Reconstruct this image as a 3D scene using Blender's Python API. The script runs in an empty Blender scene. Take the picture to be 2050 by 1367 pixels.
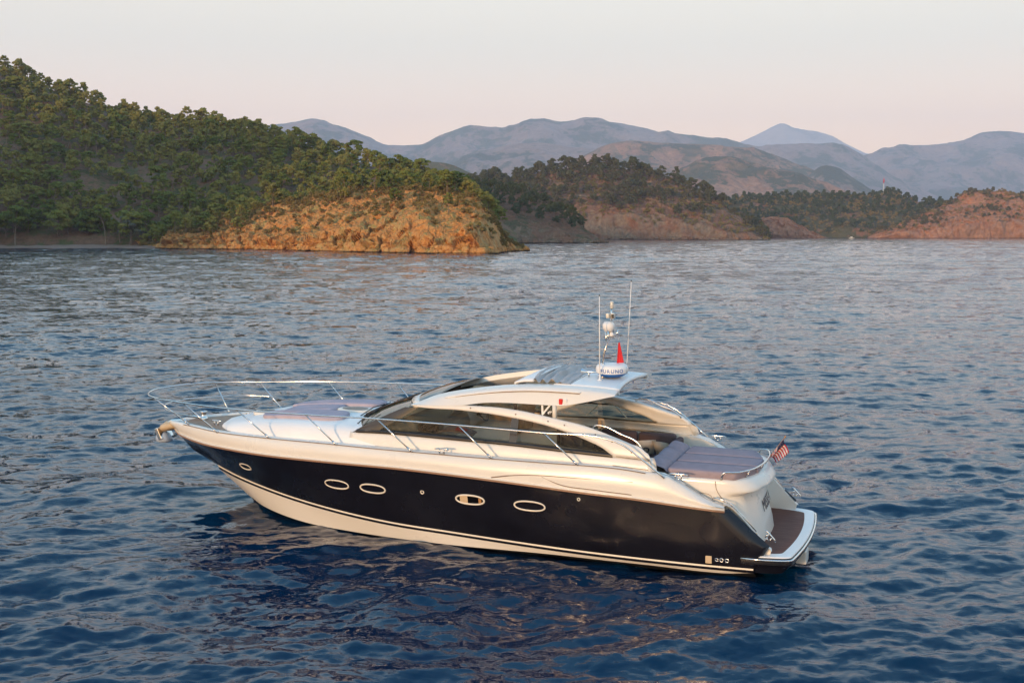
import bpy, bmesh, math, random
import numpy as np
from mathutils import Vector, Matrix

random.seed(7)
RNG = np.random.default_rng(7)
SC = bpy.context.scene
COL = SC.collection
R_ = math.radians

# ------------------------------------------------------------------ camera, sky, sun, exposure
CAM_H = 6.4
FPX = 2250.0            # focal length in photograph pixels (photograph 2050 wide)
PITCH = math.atan((683.5 - 468.0) / FPX)
cam_d = bpy.data.cameras.new("camera")
cam_d.sensor_width = 36.0
cam_d.lens = 36.0 * FPX / 2050.0
cam_d.clip_start = 0.5
cam_d.clip_end = 60000.0
cam = bpy.data.objects.new("camera", cam_d)
COL.objects.link(cam)
cam.location = (0, 0, CAM_H)
cam.rotation_euler = (math.pi / 2 - PITCH, 0, 0)
SC.camera = cam

SUN_AZ = R_(213.0)      # clockwise from +Y : behind the camera and to its left
SUN_EL = R_(7.5)
SUN_DIR = Vector((math.sin(SUN_AZ) * math.cos(SUN_EL), math.cos(SUN_AZ) * math.cos(SUN_EL), math.sin(SUN_EL)))

world = bpy.data.worlds.new("World")
SC.world = world
world.use_nodes = True
wn, wl = world.node_tree.nodes, world.node_tree.links
wn.clear()
w_out = wn.new("ShaderNodeOutputWorld")
w_bg = wn.new("ShaderNodeBackground")
w_sky = wn.new("ShaderNodeTexSky")
w_sky.sky_type = 'NISHITA'
w_sky.sun_disc = False
w_sky.sun_elevation = SUN_EL
w_sky.sun_rotation = SUN_AZ
w_sky.altitude = 0
w_sky.air_density = 1.0
w_sky.dust_density = 2.0
w_sky.ozone_density = 1.0
# hazy evening air low in the sky: a pale band that fades into the clear sky overhead
w_tc = wn.new("ShaderNodeTexCoord")
w_sep = wn.new("ShaderNodeSeparateXYZ")
wl.new(w_tc.outputs['Generated'], w_sep.inputs[0])
w_ramp = wn.new("ShaderNodeValToRGB")
w_ramp.color_ramp.interpolation = 'EASE'
e = w_ramp.color_ramp.elements
SKY_K = 13.0
HAZE_D = 0.000069
e[0].position = 0.0;  e[0].color = (1.80, 0.93, 0.36, 1)
e[1].position = 1.0;  e[1].color = (0.09, 0.21, 0.42, 1)
for p_, c_ in ((0.06, (1.22, 0.75, 0.41, 1)), (0.17, (0.64, 0.56, 0.43, 1)), (0.34, (0.50, 0.67, 0.73, 1)), (0.6, (0.16, 0.38, 0.55, 1))):
    k_ = e.new(p_); k_.color = c_
wl.new(w_sep.outputs['Z'], w_ramp.inputs[0])
w_sc = wn.new("ShaderNodeMix"); w_sc.data_type = 'RGBA'; w_sc.blend_type = 'MULTIPLY'
w_sc.inputs[0].default_value = 1.0
wl.new(w_ramp.outputs[0], w_sc.inputs[6]); w_sc.inputs[7].default_value = (SKY_K, SKY_K, SKY_K, 1)
w_mix = wn.new("ShaderNodeMix"); w_mix.data_type = 'RGBA'
w_mix.inputs[0].default_value = 0.75
wl.new(w_sky.outputs[0], w_mix.inputs[6]); wl.new(w_sc.outputs[2], w_mix.inputs[7])
wl.new(w_mix.outputs[2], w_bg.inputs[0])
w_bg.inputs[1].default_value = 0.14
wl.new(w_bg.outputs[0], w_out.inputs[0])

sun_d = bpy.data.lights.new("sun", 'SUN')
sun_d.energy = 2.3
sun_d.angle = R_(4.0)
sun_d.color = (1.0, 0.62, 0.33)
sun = bpy.data.objects.new("sun", sun_d)
COL.objects.link(sun)
sun.rotation_euler = SUN_DIR.to_track_quat('Z', 'Y').to_euler()
sun.location = SUN_DIR * 100

SC.view_settings.view_transform = 'Standard'
SC.view_settings.look = 'None'
SC.view_settings.exposure = 0.42
SC.view_settings.gamma = 1.0
SC.view_settings.use_curve_mapping = False
SC.cycles.use_denoising = True
SC.cycles.max_bounces = 6
SC.cycles.transparent_max_bounces = 12
SC.cycles.volume_bounces = 3
SC.cycles.caustics_reflective = False
SC.cycles.caustics_refractive = False

# ------------------------------------------------------------------ helpers
def tag(o, label=None, cat=None, group=None, kind=None):
    if label: o['label'] = label
    if cat: o['category'] = cat
    if group: o['group'] = group
    if kind: o['kind'] = kind
    return o

def empty(name, loc=(0, 0, 0), rot=(0, 0, 0)):
    o = bpy.data.objects.new(name, None)
    COL.objects.link(o)
    o.location = loc; o.rotation_euler = rot
    o.empty_display_size = 0.2
    return o

def mobj(name, verts, faces, mats, parent=None, smooth=True, fmat=None, solid=0, bevel=0, subsurf=0, loc=None, auto=None):
    me = bpy.data.meshes.new(name)
    me.from_pydata([tuple(map(float, v)) for v in verts], [], faces)
    if not isinstance(mats, (list, tuple)): mats = [mats]
    for m in mats: me.materials.append(m)
    if fmat is not None: me.polygons.foreach_set('material_index', fmat)
    bm = bmesh.new(); bm.from_mesh(me)
    bmesh.ops.recalc_face_normals(bm, faces=bm.faces)
    if auto is not None:
        for ed in bm.edges:
            if len(ed.link_faces) == 2 and ed.calc_face_angle(0) > R_(auto): ed.smooth = False
    bm.to_mesh(me); bm.free()
    if smooth: me.polygons.foreach_set('use_smooth', [True] * len(me.polygons))
    me.update()
    o = bpy.data.objects.new(name, me)
    COL.objects.link(o)
    if parent: o.parent = parent
    if loc is not None: o.location = loc
    if subsurf:
        md = o.modifiers.new('subsurf', 'SUBSURF'); md.levels = subsurf; md.render_levels = subsurf
    if solid:
        md = o.modifiers.new('solid', 'SOLIDIFY'); md.thickness = abs(solid); md.offset = -1 if solid > 0 else 1
    if bevel:
        md = o.modifiers.new('bevel', 'BEVEL'); md.width = bevel; md.segments = 2; md.limit_method = 'ANGLE'
    return o

def big_mesh(name, V, quads, mats, fmat=None, smooth=True, loc=None, kind=None):
    """numpy arrays straight into a mesh: V (n,3), quads (m,4)"""
    me = bpy.data.meshes.new(name)
    n, m = len(V), len(quads); k = quads.shape[1]
    me.vertices.add(n); me.vertices.foreach_set('co', np.ascontiguousarray(V, np.float32).ravel())
    me.loops.add(m * k); me.loops.foreach_set('vertex_index', np.ascontiguousarray(quads, np.int32).ravel())
    me.polygons.add(m)
    me.polygons.foreach_set('loop_start', np.arange(0, m * k, k, dtype=np.int32))
    if not isinstance(mats, (list, tuple)): mats = [mats]
    for q in mats: me.materials.append(q)
    if fmat is not None: me.polygons.foreach_set('material_index', np.asarray(fmat, np.int32))
    me.polygons.foreach_set('use_smooth', np.full(m, smooth))
    me.update(calc_edges=True)
    o = bpy.data.objects.new(name, me); COL.objects.link(o)
    if kind: o['kind'] = kind
    return o

class MB:
    """collects shapes into one mesh"""
    def __init__(s): s.v = []; s.f = []; s.m = []; s.mi = 0
    def add(s, v, f):
        b = len(s.v); s.v += [tuple(map(float, q)) for q in v]; s.f += [tuple(i + b for i in q) for q in f]
        s.m += [s.mi] * len(f); return s
    def grid(s, rows, close_u=False, close_v=False):
        nu, nv = len(rows), len(rows[0]); v = [p for r in rows for p in r]; f = []
        for i in range(nu if close_u else nu - 1):
            for j in range(nv if close_v else nv - 1):
                a, b = i, (i + 1) % nu; c, d = j, (j + 1) % nv
                f.append((a * nv + c, a * nv + d, b * nv + d, b * nv + c))
        return s.add(v, f)
    def tube(s, pts, r, n=8, closed=False, caps=True):
        pts = [Vector(p) for p in pts]; N = len(pts); rows = []
        rr = r if isinstance(r, (list, tuple)) else [r] * N
        up = None
        for i, p in enumerate(pts):
            if closed: t = pts[(i + 1) % N] - pts[i - 1]
            else: t = pts[min(i + 1, N - 1)] - pts[max(i - 1, 0)]
            t.normalize()
            if up is None: up = Vector((0, 0, 1)) if abs(t.z) < .9 else Vector((1, 0, 0))
            a = t.cross(up).normalized(); up = a.cross(t).normalized()
            rows.append([p + (a * math.cos(2 * math.pi * k / n) + up * math.sin(2 * math.pi * k / n)) * rr[i] for k in range(n)])
        b = len(s.v)
        s.grid(rows, close_u=closed, close_v=True)
        if caps and not closed:
            s.f.append(tuple(b + k for k in range(n))); s.m.append(s.mi)
            s.f.append(tuple(b + (N - 1) * n + k for k in range(n))); s.m.append(s.mi)
        return s
    def box(s, c, d, rot=None):
        c = Vector(c); q = []
        for z in (-1, 1):
            for x, y in ((-1, -1), (1, -1), (1, 1), (-1, 1)):
                p = Vector((x * d[0] / 2, y * d[1] / 2, z * d[2] / 2))
                if rot is not None: p = rot @ p
                q.append(c + p)
        return s.add(q, [(0, 1, 2, 3), (4, 5, 6, 7), (0, 1, 5, 4), (1, 2, 6, 5), (2, 3, 7, 6), (3, 0, 4, 7)])
    def lathe(s, prof, c=(0, 0, 0), n=24, axis='z', rot=None):
        rows = []
        for r, h in prof:
            row = []
            for k in range(n):
                a = 2 * math.pi * k / n
                p = Vector((r * math.cos(a), r * math.sin(a), h))
                if axis == 'x': p = Vector((h, r * math.cos(a), r * math.sin(a)))
                if axis == 'y': p = Vector((r * math.cos(a), h, r * math.sin(a)))
                if rot is not None: p = rot @ p
                row.append(Vector(c) + p)
            rows.append(row)
        return s.grid(rows, close_v=True)
    def build(s, name, mats, parent=None, smooth=True, **k):
        return mobj(name, s.v, s.f, mats, parent, smooth, fmat=s.m if any(s.m) else None, **k)

def spl(xs, ys):
    """smooth monotone-ish interpolation"""
    xs = np.array(xs, float); ys = np.array(ys, float)
    if xs[0] > xs[-1]: xs, ys = xs[::-1], ys[::-1]
    h = np.diff(xs); d = np.diff(ys) / h
    m = np.zeros(len(xs)); m[0], m[-1] = d[0], d[-1]
    for i in range(1, len(xs) - 1):
        m[i] = 0 if d[i - 1] * d[i] <= 0 else (h[i - 1] + h[i]) / (h[i - 1] / d[i] + h[i] / d[i - 1]) if False else (d[i - 1] * h[i] + d[i] * h[i - 1]) / (h[i] + h[i - 1])
        if d[i - 1] * d[i] <= 0: m[i] = 0
    def f(x):
        x = np.clip(x, xs[0], xs[-1]); i = np.clip(np.searchsorted(xs, x) - 1, 0, len(xs) - 2)
        t = (x - xs[i]) / h[i]
        return (2 * t**3 - 3 * t**2 + 1) * ys[i] + (t**3 - 2 * t**2 + t) * h[i] * m[i] + (-2 * t**3 + 3 * t**2) * ys[i + 1] + (t**3 - t**2) * h[i] * m[i + 1]
    return f

def curve3(pts, n):
    """smooth 3-D polyline through points"""
    P = np.array(pts, float); d = np.r_[0, np.cumsum(np.linalg.norm(np.diff(P, axis=0), axis=1))]
    fs = [spl(d, P[:, k]) for k in range(3)]
    t = np.linspace(0, d[-1], n)
    return [(float(fs[0](a)), float(fs[1](a)), float(fs[2](a))) for a in t]

# ---- numpy noise
def _hash(ix, iy, iz, seed):
    h = (ix.astype(np.int64) * 374761393 + iy.astype(np.int64) * 668265263 + iz.astype(np.int64) * 1274126177 + seed * 974711) & 0xFFFFFFFF
    h = ((h ^ (h >> 13)) * 1274126177) & 0xFFFFFFFF
    h = ((h ^ (h >> 16)) * 2246822519) & 0xFFFFFFFF
    return ((h ^ (h >> 15)) & 0xFFFFFF) / float(0xFFFFFF)

def vnoise(p, seed=0):
    i = np.floor(p).astype(np.int64); f = p - i; f = f * f * f * (f * (f * 6 - 15) + 10)
    r = 0
    for dx in (0, 1):
        for dy in (0, 1):
            for dz in (0, 1):
                w = (f[:, 0] if dx else 1 - f[:, 0]) * (f[:, 1] if dy else 1 - f[:, 1]) * (f[:, 2] if dz else 1 - f[:, 2])
                r = r + w * _hash(i[:, 0] + dx, i[:, 1] + dy, i[:, 2] + dz, seed)
    return r * 2 - 1

def fbm(p, octs=4, seed=0, gain=.5, ridge=False):
    a, s, r = 1.0, 0.0, 0
    for k in range(octs):
        n = vnoise(p * 2.03**k + 17.3 * k, seed + k)
        if ridge: n = 1 - 2 * np.abs(n)
        r = r + a * n; s += a; a *= gain
    return r / s

def worley(p, seed=0):
    i = np.floor(p).astype(np.int64); f1 = np.full(len(p), 9.0); f2 = f1.copy(); idv = np.zeros(len(p))
    for dx in (-1, 0, 1):
        for dy in (-1, 0, 1):
            for dz in (-1, 0, 1):
                c = i + np.array([dx, dy, dz])
                q = np.stack([_hash(c[:, 0], c[:, 1], c[:, 2], seed + k) for k in (1, 2, 3)], 1) + c
                d = np.linalg.norm(q - p, axis=1)
                m = d < f1
                f2 = np.where(m, f1, np.minimum(f2, d)); idv = np.where(m, _hash(c[:, 0], c[:, 1], c[:, 2], seed + 9), idv); f1 = np.where(m, d, f1)
    return f1, f2, idv

# ------------------------------------------------------------------ materials
def new_mat(name):
    m = bpy.data.materials.new(name); m.use_nodes = True
    nt = m.node_tree; b = nt.nodes['Principled BSDF']
    return m, nt, b

def nd(nt, typ, **kw):
    n = nt.nodes.new(typ)
    for k, v in kw.items():
        if k.startswith('i_'):
            key = k[2:]; key = int(key) if key.isdigit() else key
            n.inputs[key].default_value = v
        else: setattr(n, k, v)
    return n

def mixc(nt, fac, a, b, blend='MIX'):
    n = nt.nodes.new('ShaderNodeMix'); n.data_type = 'RGBA'; n.blend_type = blend
    for sock, val in ((n.inputs[0], fac), (n.inputs[6], a), (n.inputs[7], b)):
        if isinstance(val, bpy.types.NodeSocket): nt.links.new(val, sock)
        elif isinstance(val, (int, float)): sock.default_value = val
        else: sock.default_value = tuple(val) + ((1,) if len(val) == 3 else ())
    return n.outputs[2]

def noise(nt, scale, detail=4, rough=.55, coord='Object', sx=(1, 1, 1), dist=0):
    tc = nt.nodes.new('ShaderNodeTexCoord'); mp = nt.nodes.new('ShaderNodeMapping'); mp.inputs['Scale'].default_value = sx
    n = nt.nodes.new('ShaderNodeTexNoise'); n.inputs['Scale'].default_value = scale; n.inputs['Detail'].default_value = detail
    n.inputs['Roughness'].default_value = rough; n.inputs['Distortion'].default_value = dist
    nt.links.new(tc.outputs[coord], mp.inputs[0]); nt.links.new(mp.outputs[0], n.inputs['Vector'])
    return n

def ramp(nt, sock, stops, interp='LINEAR'):
    r = nt.nodes.new('ShaderNodeValToRGB'); r.color_ramp.interpolation = interp
    el = r.color_ramp.elements
    el[0].position, el[0].color = stops[0][0], tuple(stops[0][1]) + (1,)
    el[1].position, el[1].color = stops[-1][0], tuple(stops[-1][1]) + (1,)
    for p, c in stops[1:-1]:
        k = el.new(p); k.color = tuple(c) + (1,)
    nt.links.new(sock, r.inputs[0]); return r.outputs[0]

def fmap(nt, sock, a, b, c=0, d=1):
    n = nt.nodes.new('ShaderNodeMapRange'); n.inputs[1].default_value = a; n.inputs[2].default_value = b
    n.inputs[3].default_value = c; n.inputs[4].default_value = d
    nt.links.new(sock, n.inputs[0]); return n.outputs[0]

def bump(nt, b, sock, strength=.3, dist=.02, prev=None):
    n = nt.nodes.new('ShaderNodeBump'); n.inputs['Strength'].default_value = strength; n.inputs['Distance'].default_value = dist
    nt.links.new(sock, n.inputs['Height'])
    if prev is not None: nt.links.new(prev, n.inputs['Normal'])
    nt.links.new(n.outputs[0], b.inputs['Normal']); return n.outputs[0]

def simple(name, col, rough=.4, metal=0, var=.06, vscale=2.0, bmp=0, bscale=40, coat=0, spec=.5):
    m, nt, b = new_mat(name)
    n = noise(nt, vscale, 5)
    f = fmap(nt, n.outputs[0], .3, .7, 1 - var, 1 + var)
    v = nt.nodes.new('ShaderNodeVectorMath'); v.operation = 'SCALE'; v.inputs[0].default_value = col
    nt.links.new(f, v.inputs['Scale']); nt.links.new(v.outputs[0], b.inputs['Base Color'])
    nt.links.new(fmap(nt, n.outputs[0], .3, .7, max(.02, rough * .85), min(1, rough * 1.15)), b.inputs['Roughness'])
    b.inputs['Metallic'].default_value = metal
    b.inputs['Coat Weight'].default_value = coat; b.inputs['Coat Roughness'].default_value = .08
    b.inputs['Specular IOR Level'].default_value = spec
    if bmp: bump(nt, b, noise(nt, bscale, 3).outputs[0], bmp, .01)
    return m

M = {}
M['white'] = simple('white_gelcoat', (.72, .69, .635), .30, var=.012, vscale=1.0, coat=.3)
M['roofwhite'] = simple('roof_gelcoat', (.80, .79, .77), .35, var=.03, vscale=1.1)
M['cream'] = simple('cream_gelcoat', (.74, .69, .60), .35, var=.04)
M['navy'] = simple('navy_hull_paint', (.0075, .0075, .0125), .26, var=.25, vscale=.9, coat=.12, spec=.35)
M['stripe'] = simple('pinstripe_paint', (.74, .68, .58), .3, var=.03)
M['antifoul'] = simple('antifouling_paint', (.012, .012, .016), .6, var=.3, vscale=3)
M['steel'] = simple('polished_steel', (.72, .70, .68), .17, metal=1, var=.05, vscale=6)
M['goldtrim'] = simple('bronze_rubbing_strip', (.30, .17, .11), .35, var=.1)
M['joint_shade'] = simple('sealant_and_shade_brown', (.20, .13, .09), .6, var=.1)  # brown of the real joints and of lines painted as shade
M['cushion'] = simple('mauve_cushion_cloth', (.31, .255, .285), .9, var=.10, vscale=5, bmp=.25, bscale=160, spec=.15)
M['padcloth'] = simple('foredeck_cushion_cloth', (.42, .36, .405), .9, var=.08, vscale=4, bmp=.2, bscale=150, spec=.15)
M['sofa'] = simple('brown_sofa_cloth', (.115, .085, .09), .9, var=.12, vscale=6, spec=.1)
M['canvas'] = simple('grey_canvas', (.50, .465, .445), .9, var=.1, vscale=4, bmp=.3, bscale=120, spec=.1)
M['black'] = simple('black_rubber', (.012, .012, .013), .5, var=.15)
M['pane'] = simple('dark_porthole_glass', (.004, .004, .005), .12, var=.1, spec=.12)
M['frameblk'] = simple('dark_window_frame', (.02, .015, .012), .3, var=.1)
M['bronzeglass'] = simple('bronze_tinted_band', (.055, .040, .030), .07, var=.1, spec=.6)
M['greypad'] = simple('grey_tread_pad', (.085, .105, .125), .7, var=.1, vscale=9)
M['interior'] = simple('beige_interior_lining', (.55, .42, .27), .6, var=.12, vscale=2)
M['dash'] = simple('grey_dashboard', (.33, .34, .35), .6, var=.08)
M['floor'] = simple('saloon_floor', (.16, .10, .06), .5, var=.15, vscale=3)
M['red'] = simple('red_lens', (.62, .02, .02), .25, var=.05)
M['redcloth'] = simple('red_flag_cloth', (.62, .022, .03), .8, var=.1, vscale=8)
M['blue'] = simple('blue_band_plastic', (.012, .13, .42), .3, var=.05)
M['radome'] = simple('white_radome', (.80, .78, .76), .35, var=.03)
M['letter'] = simple('black_lettering', (.02, .025, .045), .4, var=.2)
M['covercloth'] = simple('tan_cover_cloth', (.52, .40, .26), .9, var=.15, vscale=8, bmp=.3, bscale=90)
M['clearplastic'] = simple('pale_plastic_bag', (.42, .50, .62), .3, var=.1)
M['pillow'] = simple('cream_pillow_cloth', (.55, .50, .42), .9, var=.1, vscale=6)
M['wood_lit_cloth'] = simple('varnished_wood_and_lit_cloth', (.42, .22, .09), .35, var=.15, vscale=12)
M['clothblue'] = simple('blue_grey_cloth', (.16, .17, .26), .9, var=.2, vscale=8)
M['clothred'] = simple('red_towel_cloth', (.40, .06, .07), .9, var=.2, vscale=8)
M['lampglass'] = simple('lamp_glass', (.60, .58, .52), .2, var=.05)

# quilted black dash cushion
m, nt, b = new_mat('quilted_black_vinyl'); M['quilt'] = m
w = nd(nt, 'ShaderNodeTexWave', i_Scale=9.0); w.bands_direction = 'DIAGONAL'
tc = nt.nodes.new('ShaderNodeTexCoord'); nt.links.new(tc.outputs['Object'], w.inputs[0])
nt.links.new(ramp(nt, w.outputs[0], [(0, (.006, .006, .008)), (1, (.05, .05, .055))]), b.inputs['Base Color'])
bump(nt, b, w.outputs[0], .6, .02); b.inputs['Roughness'].default_value = .5

# teak decking with caulking lines running fore and aft
def teak(name, c1, c2, scale):
    m, nt, b = new_mat(name)
    tc = nt.nodes.new('ShaderNodeTexCoord'); sp = nt.nodes.new('ShaderNodeSeparateXYZ'); nt.links.new(tc.outputs['Object'], sp.inputs[0])
    mu = nd(nt, 'ShaderNodeMath', operation='MULTIPLY', i_1=scale); nt.links.new(sp.outputs['Y'], mu.inputs[0])
    fr = nd(nt, 'ShaderNodeMath', operation='FRACT'); nt.links.new(mu.outputs[0], fr.inputs[0])
    ln = nd(nt, 'ShaderNodeMath', operation='LESS_THAN', i_1=.10); nt.links.new(fr.outputs[0], ln.inputs[0])
    n = noise(nt, 3.0, 5, sx=(1, 9, 1))
    c = ramp(nt, n.outputs[0], [(.3, c1), (.7, c2)])
    nt.links.new(mixc(nt, ln.outputs[0], c, (.035, .025, .022)), b.inputs['Base Color'])
    b.inputs['Roughness'].default_value = .55
    bump(nt, b, n.outputs[0], .15, .01); return m
M['teakbow'] = teak('weathered_teak', (.24, .15, .095), (.36, .24, .16), 18)
M['teakdark'] = teak('dark_wet_teak', (.105, .038, .028), (.185, .078, .058), 16)
M['teakdark'].node_tree.nodes['Principled BSDF'].inputs['Specular IOR Level'].default_value = .12

# thin tinted glass: part mirror, part see-through
def glass(name, tint, refl=(1, 1, 1), ior=1.5):
    m = bpy.data.materials.new(name); m.use_nodes = True; nt = m.node_tree; nt.nodes.clear()
    o = nt.nodes.new('ShaderNodeOutputMaterial'); mx = nt.nodes.new('ShaderNodeMixShader')
    fr = nd(nt, 'ShaderNodeFresnel', i_IOR=ior); tr = nt.nodes.new('ShaderNodeBsdfTransparent'); gl = nt.nodes.new('ShaderNodeBsdfGlossy')
    n = noise(nt, 1.2, 3)
    nt.links.new(ramp(nt, n.outputs[0], [(.3, [c * .94 for c in tint]), (.7, tint)]), tr.inputs[0])
    gl.inputs['Roughness'].default_value = .015; gl.inputs[0].default_value = tuple(refl) + (1,)
    nt.links.new(fr.outputs[0], mx.inputs[0]); nt.links.new(tr.outputs[0], mx.inputs[1]); nt.links.new(gl.outputs[0], mx.inputs[2])
    nt.links.new(mx.outputs[0], o.inputs[0]); return m
M['glass'] = glass('bronze_tinted_glass', (.66, .54, .38), ior=1.62)
M['skyglass'] = glass('smoked_roof_glass', (.10, .10, .11), ior=2.2)
M['port'] = glass('porthole_glass', (.05, .05, .05), ior=1.35)

# pine needles, bark
def foliage(name, cols, sc=.05):
    m, nt, b = new_mat(name)
    n1 = noise(nt, sc, 3, coord='Object'); oi = nt.nodes.new('ShaderNodeObjectInfo')
    ge = nt.nodes.new('ShaderNodeNewGeometry')
    rn = nd(nt, 'ShaderNodeMath', operation='MULTIPLY_ADD', i_1=.62, i_2=-.08)
    nt.links.new(oi.outputs['Random'], rn.inputs[0])
    isl = nd(nt, 'ShaderNodeMath', operation='MULTIPLY_ADD', i_1=.30); nt.links.new(ge.outputs['Random Per Island'], isl.inputs[0]); nt.links.new(rn.outputs[0], isl.inputs[2])
    ad = nd(nt, 'ShaderNodeMath', operation='MULTIPLY_ADD', i_1=.55); nt.links.new(n1.outputs[0], ad.inputs[0]); nt.links.new(isl.outputs[0], ad.inputs[2])
    c = ramp(nt, ad.outputs[0], [(.12, cols[0]), (.45, cols[1]), (.75, cols[2]), (1.0, cols[3])])
    nt.links.new(c, b.inputs['Base Color']); b.inputs['Roughness'].default_value = .75; b.inputs['Specular IOR Level'].default_value = .2
    tl = nt.nodes.new('ShaderNodeBsdfTranslucent'); nt.links.new(c, tl.inputs[0])
    mx = nt.nodes.new('ShaderNodeMixShader'); mx.inputs[0].default_value = .28
    nt.links.new(b.outputs[0], mx.inputs[1]); nt.links.new(tl.outputs[0], mx.inputs[2])
    nt.links.new(mx.outputs[0], nt.nodes['Material Output'].inputs[0]); return m
M['needles'] = foliage('pine_needles', [(.070, .090, .022), (.145, .180, .034), (.205, .222, .044), (.27, .235, .062)])
M['farneedles'] = foliage('far_pine_needles', [(.045, .062, .024), (.075, .092, .032), (.11, .10, .04), (.15, .10, .045)], .03)
M['scrub'] = foliage('dry_scrub_leaves', [(.13, .12, .035), (.19, .165, .045), (.25, .20, .055), (.28, .19, .07)], .2)
M['palefoliage'] = foliage('pale_grey_needles', [(.12, .13, .09), (.15, .16, .11), (.17, .18, .13), (.2, .2, .15)])
M['bark'] = simple('pine_bark', (.20, .145, .105), .9, var=.3, vscale=3)

# ------------------------------------------------------------------ the sea: one sheet, real waves near, ripples in the shader
def wave_tile(L, N, lmin, lmax, slope, seed, wdir=(0.30, -0.95), p=1.6, spread=2.0, iso=.10):
    r = np.random.default_rng(seed)
    k1 = np.fft.fftfreq(N, L / N) * 2 * np.pi
    kx, ky = np.meshgrid(k1, k1, indexing='ij'); k = np.hypot(kx, ky); k[0, 0] = 1
    band = (k > 2 * np.pi / lmax) & (k < 2 * np.pi / lmin)
    c = (kx * wdir[0] + ky * wdir[1]) / (k * math.hypot(*wdir))
    D = np.abs(c)**(2 * spread) + iso
    A = np.where(band, k**(-p - .5) * np.sqrt(D), 0) * (r.normal(size=k.shape) + 1j * r.normal(size=k.shape))
    A[0, 0] = 0
    h = np.fft.ifft2(A).real
    g = math.sqrt(np.mean(np.fft.ifft2(A * 1j * kx).real**2 + np.fft.ifft2(A * 1j * ky).real**2))
    return h * (slope / g)

def samp(T, L, x, y, rot):
    N = len(T); c, s = math.cos(rot), math.sin(rot)
    u = ((x * c - y * s) / L * N); v = ((x * s + y * c) / L * N)
    i = np.floor(u).astype(np.int64); j = np.floor(v).astype(np.int64); a = u - i; b = v - j
    i0, i1, j0, j1 = i % N, (i + 1) % N, j % N, (j + 1) % N
    return T[i0, j0] * (1 - a) * (1 - b) + T[i1, j0] * a * (1 - b) + T[i0, j1] * (1 - a) * b + T[i1, j1] * a * b

def build_sea():
    r = np.r_[0.0, 3.0, 6.0, 8 * np.exp(np.arange(0, math.log(90 / 8), .0031)), 90 * np.exp(np.arange(0, math.log(1200 / 90), .0048)), np.geomspace(1210, 26000, 60)]
    fine = np.linspace(-R_(34), R_(34), 1000)
    coarse = np.linspace(R_(34), R_(326), 90)[1:-1]
    th = np.r_[fine, coarse]
    Rr, T = np.meshgrid(r, th, indexing='ij')
    x = (Rr * np.sin(T)).ravel(); y = (Rr * np.cos(T)).ravel(); rr = Rr.ravel()
    gust = fbm(np.stack([x / 45, y / 22, x * 0], 1), 3, 5) * .5 + 1.0
    gust2 = fbm(np.stack([x / 9, y / 6, x * 0 + 4], 1), 2, 8) * .5 + 1.0
    TA = wave_tile(73.0, 512, 2.0, 9.0, .058, 1); TB = wave_tile(19.0, 512, .34, 1.6, .145, 2, wdir=(.15, -1)); TC = wave_tile(5.3, 256, .10, .42, .115, 3, wdir=(.5, -.85), iso=.35)
    sm = lambda a, b: 1 - np.clip((rr - a) / (b - a), 0, 1)**1
    wide = np.abs(T.ravel()) < R_(34.5)
    h = samp(TA, 73.0, x, y, .13) * gust * sm(400, 1200) + samp(TA, 73.0 * .61, x + 31, y + 7, -.21) * .45 * gust * sm(300, 900)
    TD = wave_tile(131.0, 256, 6.0, 26.0, .05, 4, wdir=(.25, -1))
    h = h + samp(TD, 131.0, x, y, .3) * gust * np.clip((rr - 60) / 200, 0, 1) * sm(900, 2600)
    h = h + samp(TB, 19.0, x, y, -.11) * gust * gust2 * sm(50, 190)
    h = h + samp(TC, 5.3, x, y, .4) * gust2 * sm(18, 60)
    h = np.where(wide, h, 0)
    V = np.stack([x, y, h], 1)
    nr, nt = len(r), len(th)
    I = np.arange(nr * nt).reshape(nr, nt)
    a = I[:-1, :]; b = I[1:, :]
    q = np.stack([a, b, np.roll(b, -1, 1), np.roll(a, -1, 1)], -1).reshape(-1, 4)
    m, n, b_ = new_mat('sea_water')
    b_.inputs['Base Color'].default_value = (.0022, .020, .058, 1)
    b_.inputs['Roughness'].default_value = .04; b_.inputs['IOR'].default_value = 1.333
    # small ripples tilt the surface (a slope, not a height, so that it holds at any distance)
    geo = n.nodes.new('ShaderNodeNewGeometry'); prev = geo.outputs['Normal']
    for sc, k, ax in ((2.6, .78, (.55, 1.2, 1)), (.45, .40, (.5, 1.3, 1))):
        nz = noise(n, sc, 3, .6, sx=ax, dist=.25)
        v1 = nd(n, 'ShaderNodeVectorMath', operation='SUBTRACT'); v1.inputs[1].default_value = (.5, .5, .5); n.links.new(nz.outputs['Color'], v1.inputs[0])
        v2 = nd(n, 'ShaderNodeVectorMath', operation='MULTIPLY'); v2.inputs[1].default_value = (k * .7, k, 0); n.links.new(v1.outputs[0], v2.inputs[0])
        v3 = nd(n, 'ShaderNodeVectorMath', operation='ADD'); n.links.new(prev, v3.inputs[0]); n.links.new(v2.outputs[0], v3.inputs[1]); prev = v3.outputs[0]
    v4 = nd(n, 'ShaderNodeVectorMath', operation='NORMALIZE'); n.links.new(prev, v4.inputs[0])
    n2 = noise(n, 6.5, 3, .55, sx=(.6, 1.2, 1), dist=.2)
    bump(n, b_, n2.outputs[0], .42, .022, prev=v4.outputs[0])
    tint = noise(n, .02, 3, sx=(.5, 1.5, 1))
    n.links.new(ramp(n, tint.outputs[0], [(.35, (.0004, .019, .052)), (.65, (.0008, .027, .066))]), b_.inputs['Base Color'])
    return big_mesh('sea', V, q, m, kind='structure')
build_sea()

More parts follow.
